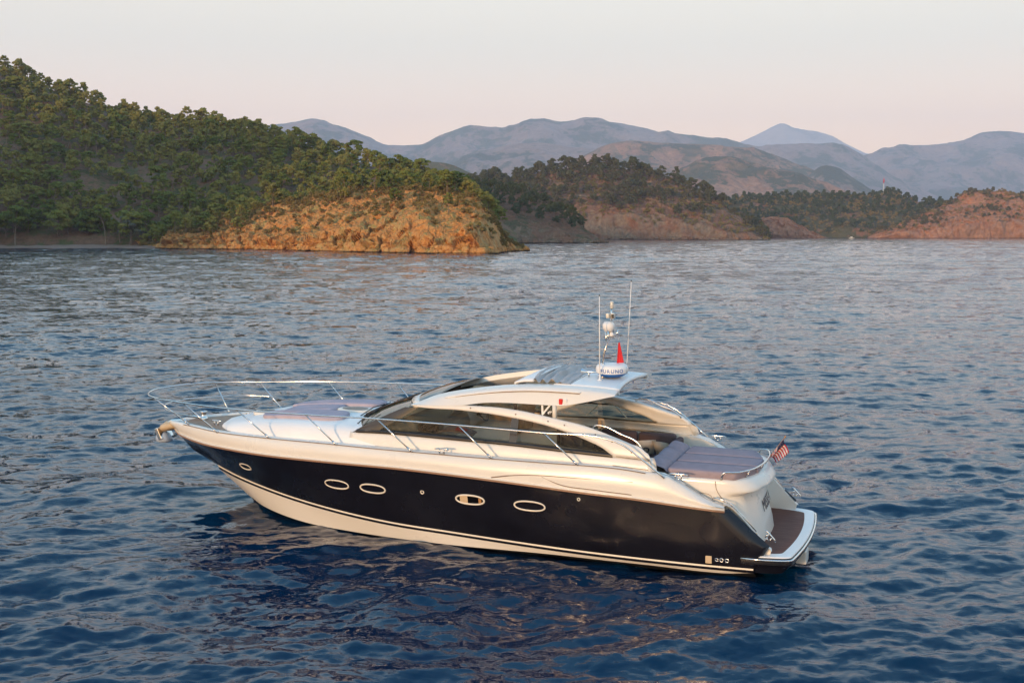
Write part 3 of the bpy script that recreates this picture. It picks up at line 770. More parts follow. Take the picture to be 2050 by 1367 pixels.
fpx = lambda t: t[3] / t[0][1]
def in_frame(t): return -30 < t[1] < 1060
order = sorted([t for t in trees if in_frame(t)], key=fpx, reverse=True)
picked, rest = order[:297], order[297:] + [t for t in trees if not in_frame(t)]
ZONE = {'beach': ('tall green pine at the back of the beach under the shaded left hill', 'pines behind the beach'),
        'slope': ('dark green pine in the shaded wood on the left hillside', 'pines in the wood on the left hillside'),
        'sky': ('pine on the skyline along the crest of the left hill', 'pines along the crest of the left hill'),
        'spur': ('sunlit golden green pine on the slope above the rocky headland', 'sunlit pines above the headland'),
        'head': ('small sunlit pine growing on the ochre rock of the headland', 'small pines on the headland rock')}
for k, (p, px, zone, s) in enumerate(picked):
    t_me, c_me = PINE_ME[int(rng.integers(len(PINE_ME)))]
    root = empty('pine_tree', (p[0], p[1], p[2] - .25), (0, 0, rng.random() * 6.28))
    root.scale = (s, s, s * rng.uniform(.9, 1.12))
    tag(root, ZONE[zone][0], 'pine tree', ZONE[zone][1])
    for nm, me in (('trunk', t_me), ('crown', c_me)):
        c = bpy.data.objects.new(nm, me); COL.objects.link(c); c.parent = root
def single(parts, p, s, mat, label, yaw):
    root = empty('pine_tree', p, (0, 0, yaw)); root.scale = (s, s, s); tag(root, label, 'pine tree', 'pines behind the beach')
    for nm, (v, q), m_ in (('trunk', parts[0], M['bark']), ('crown', parts[1], mat)):
        c = bpy.data.objects.new(nm, mk(nm, v, q, m_)); COL.objects.link(c); c.parent = root
X = wpt(262, 480, 505); single(pine_parts(501, H=12.5, spread=4.4, clumps=12, quads=55, base=.3), (X[0], X[1], 1.4), 1.0, M['palefoliage'], 'pale grey green sparse pine standing alone at the right end of the beach', .4)
X = wpt(212, 480, 508); single(pine_parts(502, H=17, spread=4.2, clumps=9, quads=80, base=.72, lean=-.16), (X[0], X[1], 1.4), 1.0, M['needles'], 'pine with a long bare leaning trunk, left of the pale sparse pine on the beach', .1)
X = wpt(30, 480, 507); single(pine_parts(503, H=15, spread=5.2, clumps=12, quads=90, base=.5, lean=.1), (X[0], X[1], 1.4), 1.1, M['needles'], 'broad crowned pine with a forked pale trunk at the left end of the beach', 2.2)
merged('pine_wood', np.array([t[0] for t in rest]), [t[3] for t in rest], LO, [M['bark'], M['needles']], rng, 'dense mass of green pines covering the left hillside', 'pine wood')

# woods on the hills farther off
P_, U_, V_ = mid_point.scatter(420, rng, lambda X, px, v, r: v > .22 and (v > .5 or r.random() < .25 or px < 1040) and px < 1165, back=.3)
k_ = thin(P_, 6.0)
merged('pine_wood', P_[k_], rng.uniform(.45, .85, len(k_)), LO, [M['bark'], M['farneedles']], rng, 'dark pines over the low rocky point behind the headland', 'pine wood')
def acc_mid(X, px, v, r):
    n = fbm(np.array([[X[0] / 28, X[1] / 28, X[2] / 20]]), 3, 88)[0]
    return v > .16 and (n + (.40 if px < 1290 else .02) + (v - .5) * .55 > 0)
P_, U_, V_ = mid_hill.scatter(1100, rng, acc_mid, back=.2)
k_ = thin(P_, 5.2)
merged('pine_wood', P_[k_], rng.uniform(.6, 1.15, len(k_)), [(a, b) for a, b in LO], [M['bark'], M['farneedles']], rng, 'dark pine wood over the middle hill with bare reddish slopes', 'pine wood')
def acc_far(X, px, v, r):
    n = fbm(np.array([[X[0] / 50, X[1] / 50, X[2] / 30]]), 3, 89)[0]
    return v > .04 and n + .25 > -.1
P_, U_, V_ = far_shore.scatter(2600, rng, acc_far, back=.1)
k_ = thin(P_, 11)
merged('far_wood', P_[k_], rng.uniform(.6, 1.25, len(k_)), FAR, [M['bark'], M['farneedles']], rng, 'dark wood covering the low hill on the far shore', 'far wood')
def acc_red(X, px, v, r):
    n = fbm(np.array([[X[0] / 40, X[1] / 40, X[2] / 30]]), 3, 91)[0]
    return (v > .93 and r.random() < .8) or (v > .15 and n > .12)
P_, U_, V_ = red_head.scatter(800, rng, acc_red, back=.1)
k_ = thin(P_, 6.0)
merged('far_wood', P_[k_], rng.uniform(.4, .85, len(k_)), FAR, [M['bark'], M['farneedles']], rng, 'scattered dark pines over the red headland at the far right', 'far wood')
# low dry scrub on the headland and the bare slopes
P_, U_, V_ = headland.scatter(2300, rng, lambda X, px, v, r: v > .15 and r.random() < .10 + v * v, back=.2)
merged('headland_scrub', P_, rng.uniform(.3, 1.15, len(P_)), SHRUB, [M['bark'], M['scrub']], rng, 'low dry bushes scattered over the ochre headland', 'scrub', sink=.1)
P_, U_, V_ = left_hill.scatter(1500, rng, lambda X, px, v, r: v > .07 and px < 1000)
merged('hillside_scrub', P_, rng.uniform(.9, 2.0, len(P_)), SHRUB, [M['bark'], M['needles']], rng, 'undergrowth between the pines on the left hillside', 'scrub', sink=.1)
P_, U_, V_ = mid_hill.scatter(1300, rng, lambda X, px, v, r: v > .08)
merged('middle_hill_scrub', P_, rng.uniform(.8, 2.0, len(P_)), SHRUB, [M['bark'], M['scrub']], rng, 'low bushes on the reddish slopes of the middle hill', 'scrub', sink=.1)

P_, U_, V_ = far_shore.scatter(1700, rng, lambda X, px, v, r: v > .03)
merged('far_shore_scrub', P_, rng.uniform(1.0, 2.6, len(P_)), SHRUB, [M['bark'], M['scrub']], rng, 'brown and olive scrub between the trees on the far shore', 'scrub', sink=.1)
P_, U_, V_ = red_head.scatter(900, rng, lambda X, px, v, r: v > .06 and r.random() < .2 + v)
merged('red_headland_scrub', P_, rng.uniform(.8, 2.3, len(P_)), SHRUB, [M['bark'], M['scrub']], rng, 'low scrub over the red headland at the far right', 'scrub', sink=.1)
# fallen rocks along the waterline
def rocks(name, hill, px0, px1, n, smin, smax, mat, label, seed):
    r = np.random.default_rng(seed); Vs, Qs, b = [], [], 0
    g = np.linspace(-1, 1, 5); faces = []
    cube = []
    for ax in range(3):
        for sg in (-1, 1):
            u, v = np.meshgrid(g, g, indexing='ij'); w = np.full(u.shape, float(sg)); c = [None] * 3; c[ax] = w; c[(ax + 1) % 3] = u; c[(ax + 2) % 3] = v
            cube.append(np.stack(c, -1).reshape(-1, 3)); I = np.arange(25).reshape(5, 5) + 25 * len(faces) ; faces.append(np.stack([I[:-1, :-1], I[1:, :-1], I[1:, 1:], I[:-1, 1:]], -1).reshape(-1, 4))
    C = np.concatenate(cube); F = np.concatenate(faces); C = C / np.linalg.norm(C, axis=1)[:, None]**.75
    for k in range(n):
        px = r.uniform(px0, px1); i = int(np.clip(np.searchsorted(hill.px, px), 0, hill.nu - 1)); col = hill.P[i]; j = int(np.argmax(col[:, 2] > r.uniform(-.2, .9))); p = col[j]
        s_ = smin + (smax - smin) * r.random()**2.2
        V = C * np.array([r.uniform(.7, 1.4), r.uniform(.7, 1.2), r.uniform(.45, .85)]) * s_
        V = V * (1 + .30 * fbm(V / s_ * 1.3 + k * 7.1, 2, seed)[:, None]); V = rot_z(V, r.random() * 6.28)
        Vs.append(V + p + np.array([0, -s_ * .35, s_ * .05])); Qs.append(F + b); b += len(V)
    o = big_mesh(name, np.concatenate(Vs), np.concatenate(Qs), mat, smooth=False, kind='stuff'); tag(o, label, 'rocks')
rocks('shore_rocks', headland, 290, 1052, 420, .35, 2.4, M['headrock'], 'tumbled rocks along the waterline of the ochre headland', 5)
rocks('shore_rocks', mid_point, 1000, 1218, 150, .5, 3.2, M['midsoil'], 'dark rocks along the waterline of the wooded point', 6)
rocks('shore_rocks', mid_hill, 1200, 1538, 160, .6, 3.2, M['midsoil'], 'rocks along the waterline of the middle hill', 7)

# a lattice mast on the far hill and a small boat off the far shore
X = wpt(1769, 378, 1795); mast = empty('radio_mast', (X[0], X[1], X[2] - 12)); tag(mast, 'thin red and white radio mast standing on the far hill crest', 'mast')
b = MB(); b.tube([(0, 0, 0), (0, 0, 20)], .5, 6); b.build('lower_pole', M['white'], mast)
b = MB(); b.tube([(0, 0, 20), (0, 0, 29)], .45, 6); b.box((0, 0, 24), (1.6, 1.6, 4.5)); b.build('red_top', M['red'], mast)
X = wpt(1705, 476, 1500); sb = empty('small_boat', (X[0], X[1], 0), (0, 0, .25)); tag(sb, 'tiny white motor boat lying off the far shore', 'boat')
b = MB(); b.grid([[(x, -w, 1.0), (x, -w * .8, -.2), (x, w * .8, -.2), (x, w, 1.0)] for x, w in ((-3.5, 1.2), (0, 1.35), (2.2, 1.0), (4, .08))]); b.add([(-3.5, -1.2, 1), (0, -1.35, 1), (2.2, -1, 1), (4, 0, 1), (2.2, 1, 1), (0, 1.35, 1), (-3.5, 1.2, 1)], [(0, 1, 2, 3, 4, 5, 6)]); b.build('hull', M['white'], sb)
b = MB(); b.box((-.2, 0, 1.75), (2.6, 1.7, 1.4)); b.build('wheelhouse', M['white'], sb, bevel=.15)

# ------------------------------------------------------------------ the yacht: x forward, y to port, z up from the waterline
YAW = math.pi - R_(22.4)
HEEL = -R_(2.3)
yacht = empty('motor_yacht', (5.304, 21.78, 0), (HEEL, 0, YAW))
tag(yacht, 'navy and white motor yacht with open hardtop lying in the foreground', 'yacht')
LS = np.linspace

g_x = [.75, 1.06, 1.57, 1.75, 2.31, 3.5, 5.3, 7, 8.9, 10.7, 12.38, 13.62, 14.3, 14.65, 14.82]
gY = spl(g_x, [1.79, 1.80, 1.80, 1.81, 1.85, 1.92, 1.98, 2.0, 1.92, 1.73, 1.32, .78, .42, .2, .0])
gZ = spl(g_x, [1.42, 1.52, 1.79, 1.89, 1.99, 2.05, 2.05, 2.06, 2.06, 2.03, 1.97, 1.93, 1.88, 1.83, 1.76])
r_x = [.7, .91, 1.48, 2.4, 3.29, 4.65, 5.95, 7.58, 9.23, 10.92, 11.9, 13.05, 13.67, 14.3, 14.66]
rY = spl(r_x, [1.83, 1.85, 1.87, 1.93, 1.98, 2.04, 2.07, 2.06, 1.97, 1.76, 1.50, 1.08, .76, .34, .0])
rZ = spl(r_x, [1.36, 1.37, 1.40, 1.47, 1.51, 1.59, 1.65, 1.69, 1.67, 1.64, 1.62, 1.60, 1.60, 1.60, 1.60])
s_x = [.2, 1.2, 3.72, 6.36, 7.78, 9.56, 11.53, 12.6, 13.47]
sY = spl(s_x, [1.75, 1.79, 1.84, 1.83, 1.76, 1.5, .90, .46, .0])
sZ = spl(s_x, [.325, .315, .34, .43, .47, .57, .69, .77, .83])
c_x = [.2, .6, 1.2, 2.16, 3.73, 5.82, 7.4, 9, 10.05, 11.0, 11.83, 12.5]
cY = spl(c_x, [1.71, 1.73, 1.75, 1.78, 1.80, 1.80, 1.70, 1.46, 1.25, .93, .52, .0])
cZ = spl(c_x, [.23, .185, .165, .18, .18, .14, .10, .06, .05, .07, .10, .10])
k_x = [-.1, 1.2, 2.15, 3.14, 4.43, 5.4, 6.6, 8, 10, 11.5, 13.0, 13.9, 14.12]
kZ = spl(k_x, [.74, .69, .64, .57, .47, .52, .70, .85, 1.0, 1.10, 1.16, 1.2, 1.2])
def kY(x):
    a = (kZ(x) - sZ(x)) / (rZ(x) - sZ(x))
    y = sY(x) * (1 - a) + rY(x) * a
    bulge = .035 * (1 - sstep(3.6, 5.2, x)) - .05 * sstep(9, 12, x)
    return max(0.0, y + bulge) if x < 14.0 else max(0, y * .3)
NT = 90
TT = 1 - (1 - LS(0, 1, NT))**1.35
def line(x0, x1, fy, fz, sg, dy=0, dz=0):
    P = []
    for t in TT:
        x = x0 + (x1 - x0) * t
        P.append((x, sg * max(0.0, float(fy(x)) + dy * (1 - t**6)), float(fz(x)) + dz))
    P[-1] = (P[-1][0], 0.0, P[-1][2]); return P
def lerp_rows(a, b, n, bow=0):
    out = []
    for k in range(1, n):
        t = k / n; out.append([tuple(p[i] * (1 - t) + q[i] * t for i in range(3)) for p, q in zip(a, b)])
    return out

def hull_side(sg):
    rub = line(1.02, 14.66, rY, rZ, sg)
    kn = line(.26, 14.1, kY, kZ, sg)
    s1 = line(.2, 13.47, sY, sZ, sg)
    s2 = line(.2, 13.43, sY, lambda x: sZ(x) - .032, sg, .004)
    w0 = line(.2, 13.38, sY, lambda x: sZ(x) - .085, sg, -.002)
    ch = line(.2, 12.52, cY, cZ, sg)
    ke = [(max(.2, p[0] - .4 * t), 0.0 + sg * .35 * (1 - t), -.55 + .3 * t**6) for p, t in zip(ch, TT)]
    rows = [rub] + lerp_rows(rub, kn, 5) + [kn] + lerp_rows(kn, s1, 3) + [s1, s2, w0] + lerp_rows(w0, ch, 2) + [ch, ke]
    return rows
def band(rows, i0, i1): return rows[i0:i1 + 1]
top_mb, str_mb, bot_mb, af_mb = MB(), MB(), MB(), MB()
for sg in (1, -1):
    rows = hull_side(sg)
    top_mb.grid(rows[:9]); str_mb.grid(rows[8:10]); top_mb.grid(rows[9:11]); bot_mb.grid(rows[10:13]); af_mb.grid(rows[12:14])
    # broad rounded after edge of each quarter, turning inboard
    edge = [r[0] for r in rows[:9]]
    wt = [1, 1, 1, 1, 1, 1, .7, .35, .05]
    q = [[(p[0] + d0 * w, sg * (abs(p[1]) + dy * (.3 + .7 * w)), p[2] + dz * w) for p, w in zip(edge, wt)] for d0, dy, dz in ((0, 0, 0), (-.08, -.008, .004), (-.20, -.045, .012), (-.30, -.11, .022), (-.34, -.17, .03), (-.31, -.20, .03))]
    top_mb.grid(q)
# plating across the stern under the platform
pl = [r[0] for r in hull_side(1)[7:13]]
top_mb.grid([[(p[0] - .02, p[1], p[2]) for p in pl], [(p[0] - .02, -p[1], p[2]) for p in pl]])
hull = top_mb.build('hull', M['navy'], yacht, auto=25)
str_mb.build('pinstripe', M['stripe'], hull); bot_mb.build('white_boot_top', M['white'], hull); af_mb.build('bottom_paint', M['antifoul'], hull)

for sg in (1, -1):
    # white bulwark from the rubbing strip to the gunwale, rolled over the top
    rub = [(p[0], sg * (abs(p[1]) + .012) if abs(p[1]) > 0 else 0, p[2] + .02) for p in line(.72, 14.68, rY, rZ, sg)]
    lo = [(p[0], sg * (abs(p[1]) + .005) if abs(p[1]) > 0 else 0, p[2] + .09) for p in line(.72, 14.7, rY, rZ, sg)]
    gu = line(.75, 14.82, gY, gZ, sg)
    gu2 = [(p[0], sg * max(0, abs(p[1]) - .05), p[2] + .022) for p in gu]
    gu3 = [(p[0] - (.1 if abs(p[1]) < .1 else 0), sg * max(0, abs(p[1]) - .17), p[2] + .012) for p in gu]
    gu4 = [(p[0] - (.1 if abs(p[1]) < .1 else 0), sg * max(0, abs(p[1]) - .20), p[2] - .05) for p in gu]
    mid = []
    for a, c in zip(lo, gu):
        mid.append([tuple(a[i] * (1 - t) + c[i] * t + (0, sg * .035 * math.sin(math.pi * t), 0)[i] * (1 if abs(c[1]) > .15 else 0) for i in range(3)) for t in (.25, .5, .75)])
    rows = [rub, lo] + [[m_[k] for m_ in mid] for k in range(3)] + [gu, gu2, gu3, gu4]
    bw = MB(); bw.grid(rows)
    bul = bw.build('bulwark', M['white'], yacht)
    r_ = MB(); r_.tube([(p[0], p[1] + sg * .012 if abs(p[1]) > .02 else 0, p[2] - .004) for p in rub], .017, 6); r_.build('rubbing_strip', M['goldtrim'], bul)
    r_ = MB(); r_.tube([(p[0], p[1] + sg * .016 if abs(p[1]) > .02 else 0, p[2] + .034) for p in rub], .016, 6); r_.build('white_lip', M['white'], bul)
    jo = MB(); jo.tube([(p[0], p[1] + sg * .004, p[2] + .004) for p in gu if 2.2 < p[0] < 13.9], .009, 5); jo.build('deck_joint', M['joint_shade'], bul)
    for xs, z0, z1 in (([5.3, 4.9, 4.4, 3.6, 2.45], [1.70, 1.77, 1.81, 1.815, 1.81], .012), ([4.25, 3.9, 3.2, 2.47], [1.79, 1.67, 1.61, 1.57], .009)):
        c3 = []
        for x, z in zip(xs, z0):
            t = (z - rZ(x)) / (gZ(x) - rZ(x)); y = rY(x) * (1 - t) + gY(x) * t + .036 * math.sin(math.pi * t)
            c3.append((x, sg * (float(y) - .001), z))
        jo = MB(); jo.tube(curve3(c3, 24), z1, 5); jo.build('moulding_shade_line', M['joint_shade'], bul)  # brown tube painted in as the shade along a moulding fold
    # grey tread pad let into the sloping after end
    td = MB()
    td.grid([[(x, sg * (float(gY(x)) + .012 - w * .22), float(gZ(x)) + .012 - .09 * (1 - w)) for w in (0, .45, 1)] for x in LS(.95, 1.52, 8)])
    td.build('tread_pad', M['greypad'], bul)

# inner sides of the quarters and the cap with its rail
for sg in (1, -1):
    if True:
        q = MB()
        prof = [(.78, 1.47), (.62, 1.42), (.42, 1.22), (.15, .93), (-.12, .66)]
        capo = [(x, sg * 1.665, z) for x, z in prof]; capi = [(x + .02, sg * 1.565, z + .02) for x, z in prof]; low = [(x + .05, sg * 1.555, .56) for x, z in prof]
        q.grid([capo, capi, low]); q.grid([[(x, sg * 1.56, gZ(max(x, .76)) + .0), (x, sg * 1.55, .56)] for x in LS(2.3, .76, 8)])
        q.grid([[(x, sg * (float(gY(x)) - .16), float(gZ(x)) + .008), (x, sg * 1.56, float(gZ(x)) + .004)] for x in LS(2.4, .76, 8)])
        qc = q.build('quarter_coaming', M['white'], yacht, auto=30)
        t = MB(); t.tube([(x + .03, sg * 1.615, z + .07) for x, z in [(.95, 1.5)] + prof[:4]], .013, 6)
        for x, z in (prof[1], prof[3]): t.tube([(x + .01, sg * 1.615, z), (x + .03, sg * 1.615, z + .07)], .012, 5)
        t.build('quarter_rail', M['steel'], qc)

# decks
dk = MB()
for x0, x1, inner in ((4.2, 14.6, 0),):
    rows = []
    for x in LS(4.2, 14.62, 50):
        y = max(.0, float(gY(x)) - .19); z = float(gZ(x)) - .03
        rows.append([(x, y * f, z + .05 * (1 - f * f) * min(1, y)) for f in LS(1, -1, 13)])
    dk.grid(rows)
for sg in (1, -1):
    dk.grid([[(x, sg * (float(gY(x)) - .17), float(gZ(x)) + .002), (x, sg * 1.62, float(gZ(x)) - .0)] for x in LS(2.15, 4.2, 8)])
deck = dk.build('deck', M['roofwhite'], yacht)
# teak at the bow
tk = MB()
rows = []
for x in LS(12.15, 14.2, 16):
    y = max(.02, float(gY(x)) - .24); z = float(gZ(x)) + .002
    rows.append([(x, y * f, z + .05 * (1 - f * f) * min(1, y) - .012) for f in LS(1, -1, 9)])
tk.grid(rows); tk.build('bow_teak', M['teakbow'], deck)

# foredeck coachroof
ct = spl([8.0, 9.3, 10.2, 11.0, 11.8, 12.4, 12.8, 12.98], [2.36, 2.37, 2.35, 2.30, 2.20, 2.09, 2.02, 1.97])
cw = spl([8.0, 9.0, 9.6, 10.5, 11.3, 12.0, 12.5, 12.8, 12.98], [1.51, 1.51, 1.47, 1.38, 1.24, 1.02, .78, .5, .1])
rows = []
for x in np.r_[LS(8.1, 12.5, 32), LS(12.56, 12.98, 10)]:
    w, t, d = float(cw(x)), float(ct(x)), float(gZ(x)) + .0
    h = t - d
    half = [(w + .20 * min(1, w), d - .03), (w + .15 * min(1, w), d + .3 * h), (w + .07 * min(1, w), d + .72 * h), (w - .06 * min(1, w), d + .95 * h), (w * .85, t + .01), (w * .5, t + .03), (0, t + .04)]
    rows.append([(x, y, z) for y, z in half] + [(x, -y, z) for y, z in half[-2::-1]])
b = MB(); b.grid(rows)
coach = b.build('coachroof', M['roofwhite'], yacht)
# two sun cushions and the hatches between and before them
def cushion(name, outline, z0f, th, mat, parent, inset=.05, seams=()):
    """soft slab from a plan outline (list of x, y), top following z0f(x, y)"""
    n = len(outline); c = np.mean(outline, 0); b = MB()
    ring = lambda s, dz: [(c[0] + (x - c[0]) * s[0], c[1] + (y - c[1]) * s[1], z0f(x, y) + dz) for x, y in outline]
    ex = np.ptp(np.array(outline), 0) / 2
    sc = lambda d: (1 - d / ex[0], 1 - d / ex[1])
    rows = [ring(sc(.01), 0), ring(sc(0), th * .35), ring(sc(.0), th * .65), ring(sc(inset * .5), th * .93), ring(sc(inset * 1.3), th * 1.0), ring((.5, .5), th * 1.03)]
    b.grid(rows, close_v=True); k = len(b.v); b.v.append((c[0], c[1], z0f(*c) + th * 1.03)); base = k - n
    for i in range(n): b.f.append((base + i, base + (i + 1) % n, k)); b.m.append(0)
    return b.build(name, mat, parent)
def rpoly(pts, r=.12, n=5):
    out = []; P = [Vector(p) for p in pts]
    for i, p in enumerate(P):
        a, c = (P[i - 1] - p), (P[(i + 1) % len(P)] - p)
        rr = min(r, a.length * .45, c.length * .45); a = p + a.normalized() * rr; c = p + c.normalized() * rr
        for k in range(n):
            t = k / (n - 1); q = a * (1 - t)**2 + p * 2 * t * (1 - t) + c * t * t; out.append((q.x, q.y))
    dense = []
    for i, p in enumerate(out):
        q = out[(i + 1) % len(out)]; m = max(1, int(math.hypot(q[0] - p[0], q[1] - p[1]) / .2))
        for k in range(m): dense.append((p[0] + (q[0] - p[0]) * k / m, p[1] + (q[1] - p[1]) * k / m))
    return dense
ctop = lambda x, y: float(ct(min(max(x, 8.3), 12.5))) + .03 - .03 * (y / 1.2)**2
cushion('sun_cushion', rpoly([(11.75, .34), (11.45, .92), (9.62, 1.17), (9.25, 1.0), (9.4, .42), (10.6, .36)], .2), ctop, .085, M['padcloth'], coach)
cushion('sun_cushion', rpoly([(11.6, -.40), (11.4, -.92), (9.62, -1.17), (9.2, -1.0), (9.3, -.42), (10.6, -.36)], .2), ctop, .085, M['padcloth'], coach)
cushion('sun_cushion', rpoly([(11.3, .33), (11.3, -.38), (10.0, -.38), (10.0, .33)], .1), ctop, .07, M['padcloth'], coach)
for x0, y0, lx, ly in ((11.98, 0, .30, .27), (9.55, .0, .45, .26)):
    b = MB(); b.grid([[(x0 + lx * math.cos(a) * s, y0 + ly * math.sin(a) * s, ctop(x0, y0) + dz) for a in LS(0, 2 * math.pi, 25)[:-1]] for s, dz in ((1, -.02), (1, .03), (.9, .045), (.02, .05))], close_v=True)
    h = b.build('deck_hatch', M['cream'], coach)
    b = MB(); b.grid([[(x0 + lx * math.cos(a) * s, y0 + ly * math.sin(a) * s, ctop(x0, y0) + .05) for a in LS(0, 2 * math.pi, 25)[:-1]] for s in (.72, .02)], close_v=True); b.build('hatch_pane', M['frameblk'], h)

# cabin sides and the long side windows
gb = spl([2.9, 3.77, 5.08, 5.96, 7.73, 8.55], [2.21, 2.235, 2.285, 2.30, 2.325, 2.30])          # window bottom
gt = spl([2.9, 3.1, 3.41, 3.71, 4.19, 5.25, 6.23, 7.13, 7.32], [2.21, 2.34, 2.46, 2.55, 2.67, 2.82, 2.88, 2.885, 2.90])   # window top
ft = spl([2.11, 2.16, 2.3, 2.6, 3.0, 3.39, 4.21, 4.95, 5.59, 6.18, 7.35], [1.98, 2.19, 2.36, 2.48, 2.60, 2.71, 2.85, 2.95, 2.985, 2.985, 2.93])   # top of the white band
cabY = lambda x, z: float(np.interp(z, [2.0, 2.35, 2.95, 3.3], [1.73, 1.635, 1.43, 1.33])) * (1 - .035 * sstep(7.3, 9.0, x))
def P3(x, z, sg, d=0): return (x, sg * (cabY(x, z) + d), z)
for sg in (1, -1):
    b = MB()
    xs = LS(2.12, 8.75, 60)
    bot = lambda x: min(float(gZ(x)), 2.06) - .05
    top = lambda x: float(gb(x)) if x > 2.9 else min(2.21, float(ft(x)) - .005)
    b.grid([[P3(x, bot(x) * (1 - t) + top(x) * t, sg, .02 * math.sin(math.pi * t)) for t in LS(0, 1, 6)] for x in xs])
    side = b.build('cabin_side', M['white'], yacht, solid=.05)
    # white sweep over the window down to the cockpit
    b = MB(); xs = np.r_[LS(2.115, 2.9, 26), LS(2.92, 7.33, 60)]
    lowf = lambda x: float(gt(x)) if x > 2.9 else min(2.21, float(ft(x)) - .005)
    b.grid([[P3(x, lowf(x) * (1 - t) + float(ft(x)) * t, sg, .012 + .012 * math.sin(math.pi * t)) for t in LS(0, 1, 6)] for x in xs])
    sweep = b.build('window_sweep', M['white'], yacht, solid=.09)
    # glass with its dark sill and mullion
    b = MB(); xs = LS(2.93, 8.18, 50)
    def gtop(x): return float(gt(x)) if x < 7.2 else 2.885 - (x - 7.2) * (2.885 - 2.36) / (8.2 - 7.2)
    def gl(x, t):
        z0, z1 = float(gb(x)), max(gtop(x), float(gb(x)) + .005); z = z0 * (1 - t) + z1 * t
        y1 = cabY(x, z1) - .012; return (x, sg * (y1 + .085 * (z1 - z) + .05 * (z1 - z)**2), z)
    b.grid([[gl(x, t) for t in LS(0, 1, 7)] for x in xs])
    wnd = b.build('side_window', M['glass'], yacht)
    b = MB(); b.grid([[P3(x, float(gb(x)) + dz, sg, d) for dz, d in ((-.015, .01), (-.012, .018), (.050, .012), (.055, -.02), (.045, -.16))] for x in LS(2.92, 8.6, 50)])
    b.build('window_sill', M['frameblk'], wnd)
    b = MB(); b.grid([[P3(x, float(gb(5.0)) * (1 - t) + float(gt(5.0)) * t, sg, .002) for t in LS(0, 1, 5)] for x in (4.93, 5.09)]); b.build('mullion', M['bronzeglass'], wnd)
    b = MB(); b.grid([[P3(x, 2.56 + (5.0 - x) * .012 + dz, sg, -.03) for dz in (0, .035)] for x in LS(3.75, 6.3, 12)]); b.build('inner_rail', M['frameblk'], wnd)
    # brown corner post of the windscreen
    b = MB()
    po = [((8.70, 2.285), (8.10, 2.32)), ((8.45, 2.43), (7.92, 2.46)), ((8.15, 2.58), (7.65, 2.60)), ((7.85, 2.72), (7.42, 2.73)), ((7.5, 2.87), (7.18, 2.88))]
    b.grid([[P3(a[0] * (1 - t) + c[0] * t, a[1] * (1 - t) + c[1] * t, sg, .004 + .012 * math.sin(math.pi * t)) for t in LS(0, 1, 5)] for a, c in po]); b.build('windscreen_post', M['bronzeglass'], wnd)
    # small screws along the sweep
    b = MB()
    for x, dz in ((6.0, .06), (5.0, .10), (4.3, .10), (3.95, .10), (3.3, .11), (2.95, .12), (2.55, .18)):
        z = float(ft(x)) - dz * .8; y = cabY(x, z) + .026; b.lathe([(.001, .008), (.014, .006), (.016, 0)], (x, sg * y, z), 8, 'y')
    b.build('screw_caps', M['joint_shade'], sweep)
    for i, xx in enumerate((0, 1)):
        pass
    b = MB(); b.tube([P3(x, z, sg, .02) for x, z in ((2.85, 2.225), (2.2, 2.19))], .005, 5); b.tube([P3(x, z, sg, .035) for x, z in ((2.9, 2.06), (2.2, 2.03))], .005, 5); b.build('panel_joint', M['joint_shade'], side)

# windscreen, from the foredeck up to the white roof rim
def wsc(s, t):
    sa = abs(s); a = (1 - sa**2.2)
    B = (8.55 + .62 * a, s * 1.53, 2.285 + .06 * a); T = (7.34 + .48 * a, s * 1.40, 2.905 - .03 * a)
    return tuple(B[i] * (1 - t) + T[i] * t + (.05 * math.sin(math.pi * t) if i == 2 else 0) for i in range(3))
b = MB(); b.grid([[wsc(s, t) for t in LS(0, 1, 7)] for s in LS(-1, 1, 33)]); ws = b.build('windscreen', M['glass'], yacht)
b = MB(); b.grid([[wsc(s, t) for t in LS(-.02, .10, 3)] for s in LS(-1.0, 1.0, 33)]); b.v = [(x + .006, y, z + .012) for x, y, z in b.v]; b.build('windscreen_band', M['bronzeglass'], ws)
for s0 in (-.33, .33):
    b = MB(); b.tube([tuple(np.array(wsc(s0, t)) + np.array([.01, 0, .012])) for t in LS(0, 1, 6)], .022, 6); b.build('windscreen_bar', M['frameblk'], ws)
for s0, s1 in ((.80, .45), (.35, -.05), (-.45, -.8)):
    w_ = MB(); a = np.array(wsc(s0, 0)) + np.array([.06, 0, .03]); c = np.array(wsc((s0 + s1) / 2 + .05, .42)) + np.array([.03, 0, .04])
    w_.tube([tuple(a), tuple(a * .4 + c * .6 + np.array([.03, 0, .04])), tuple(c)], .012, 5); w_.tube([tuple(np.array(wsc(s0 - .03, .12)) + .03), tuple(np.array(wsc(s1, .40)) + .03)], .012, 5)
    w_.lathe([(.03, 0), (.03, .05), (.001, .055)], tuple(a - np.array([0, 0, .03])), 10); w_.build('wiper', M['black'], ws)

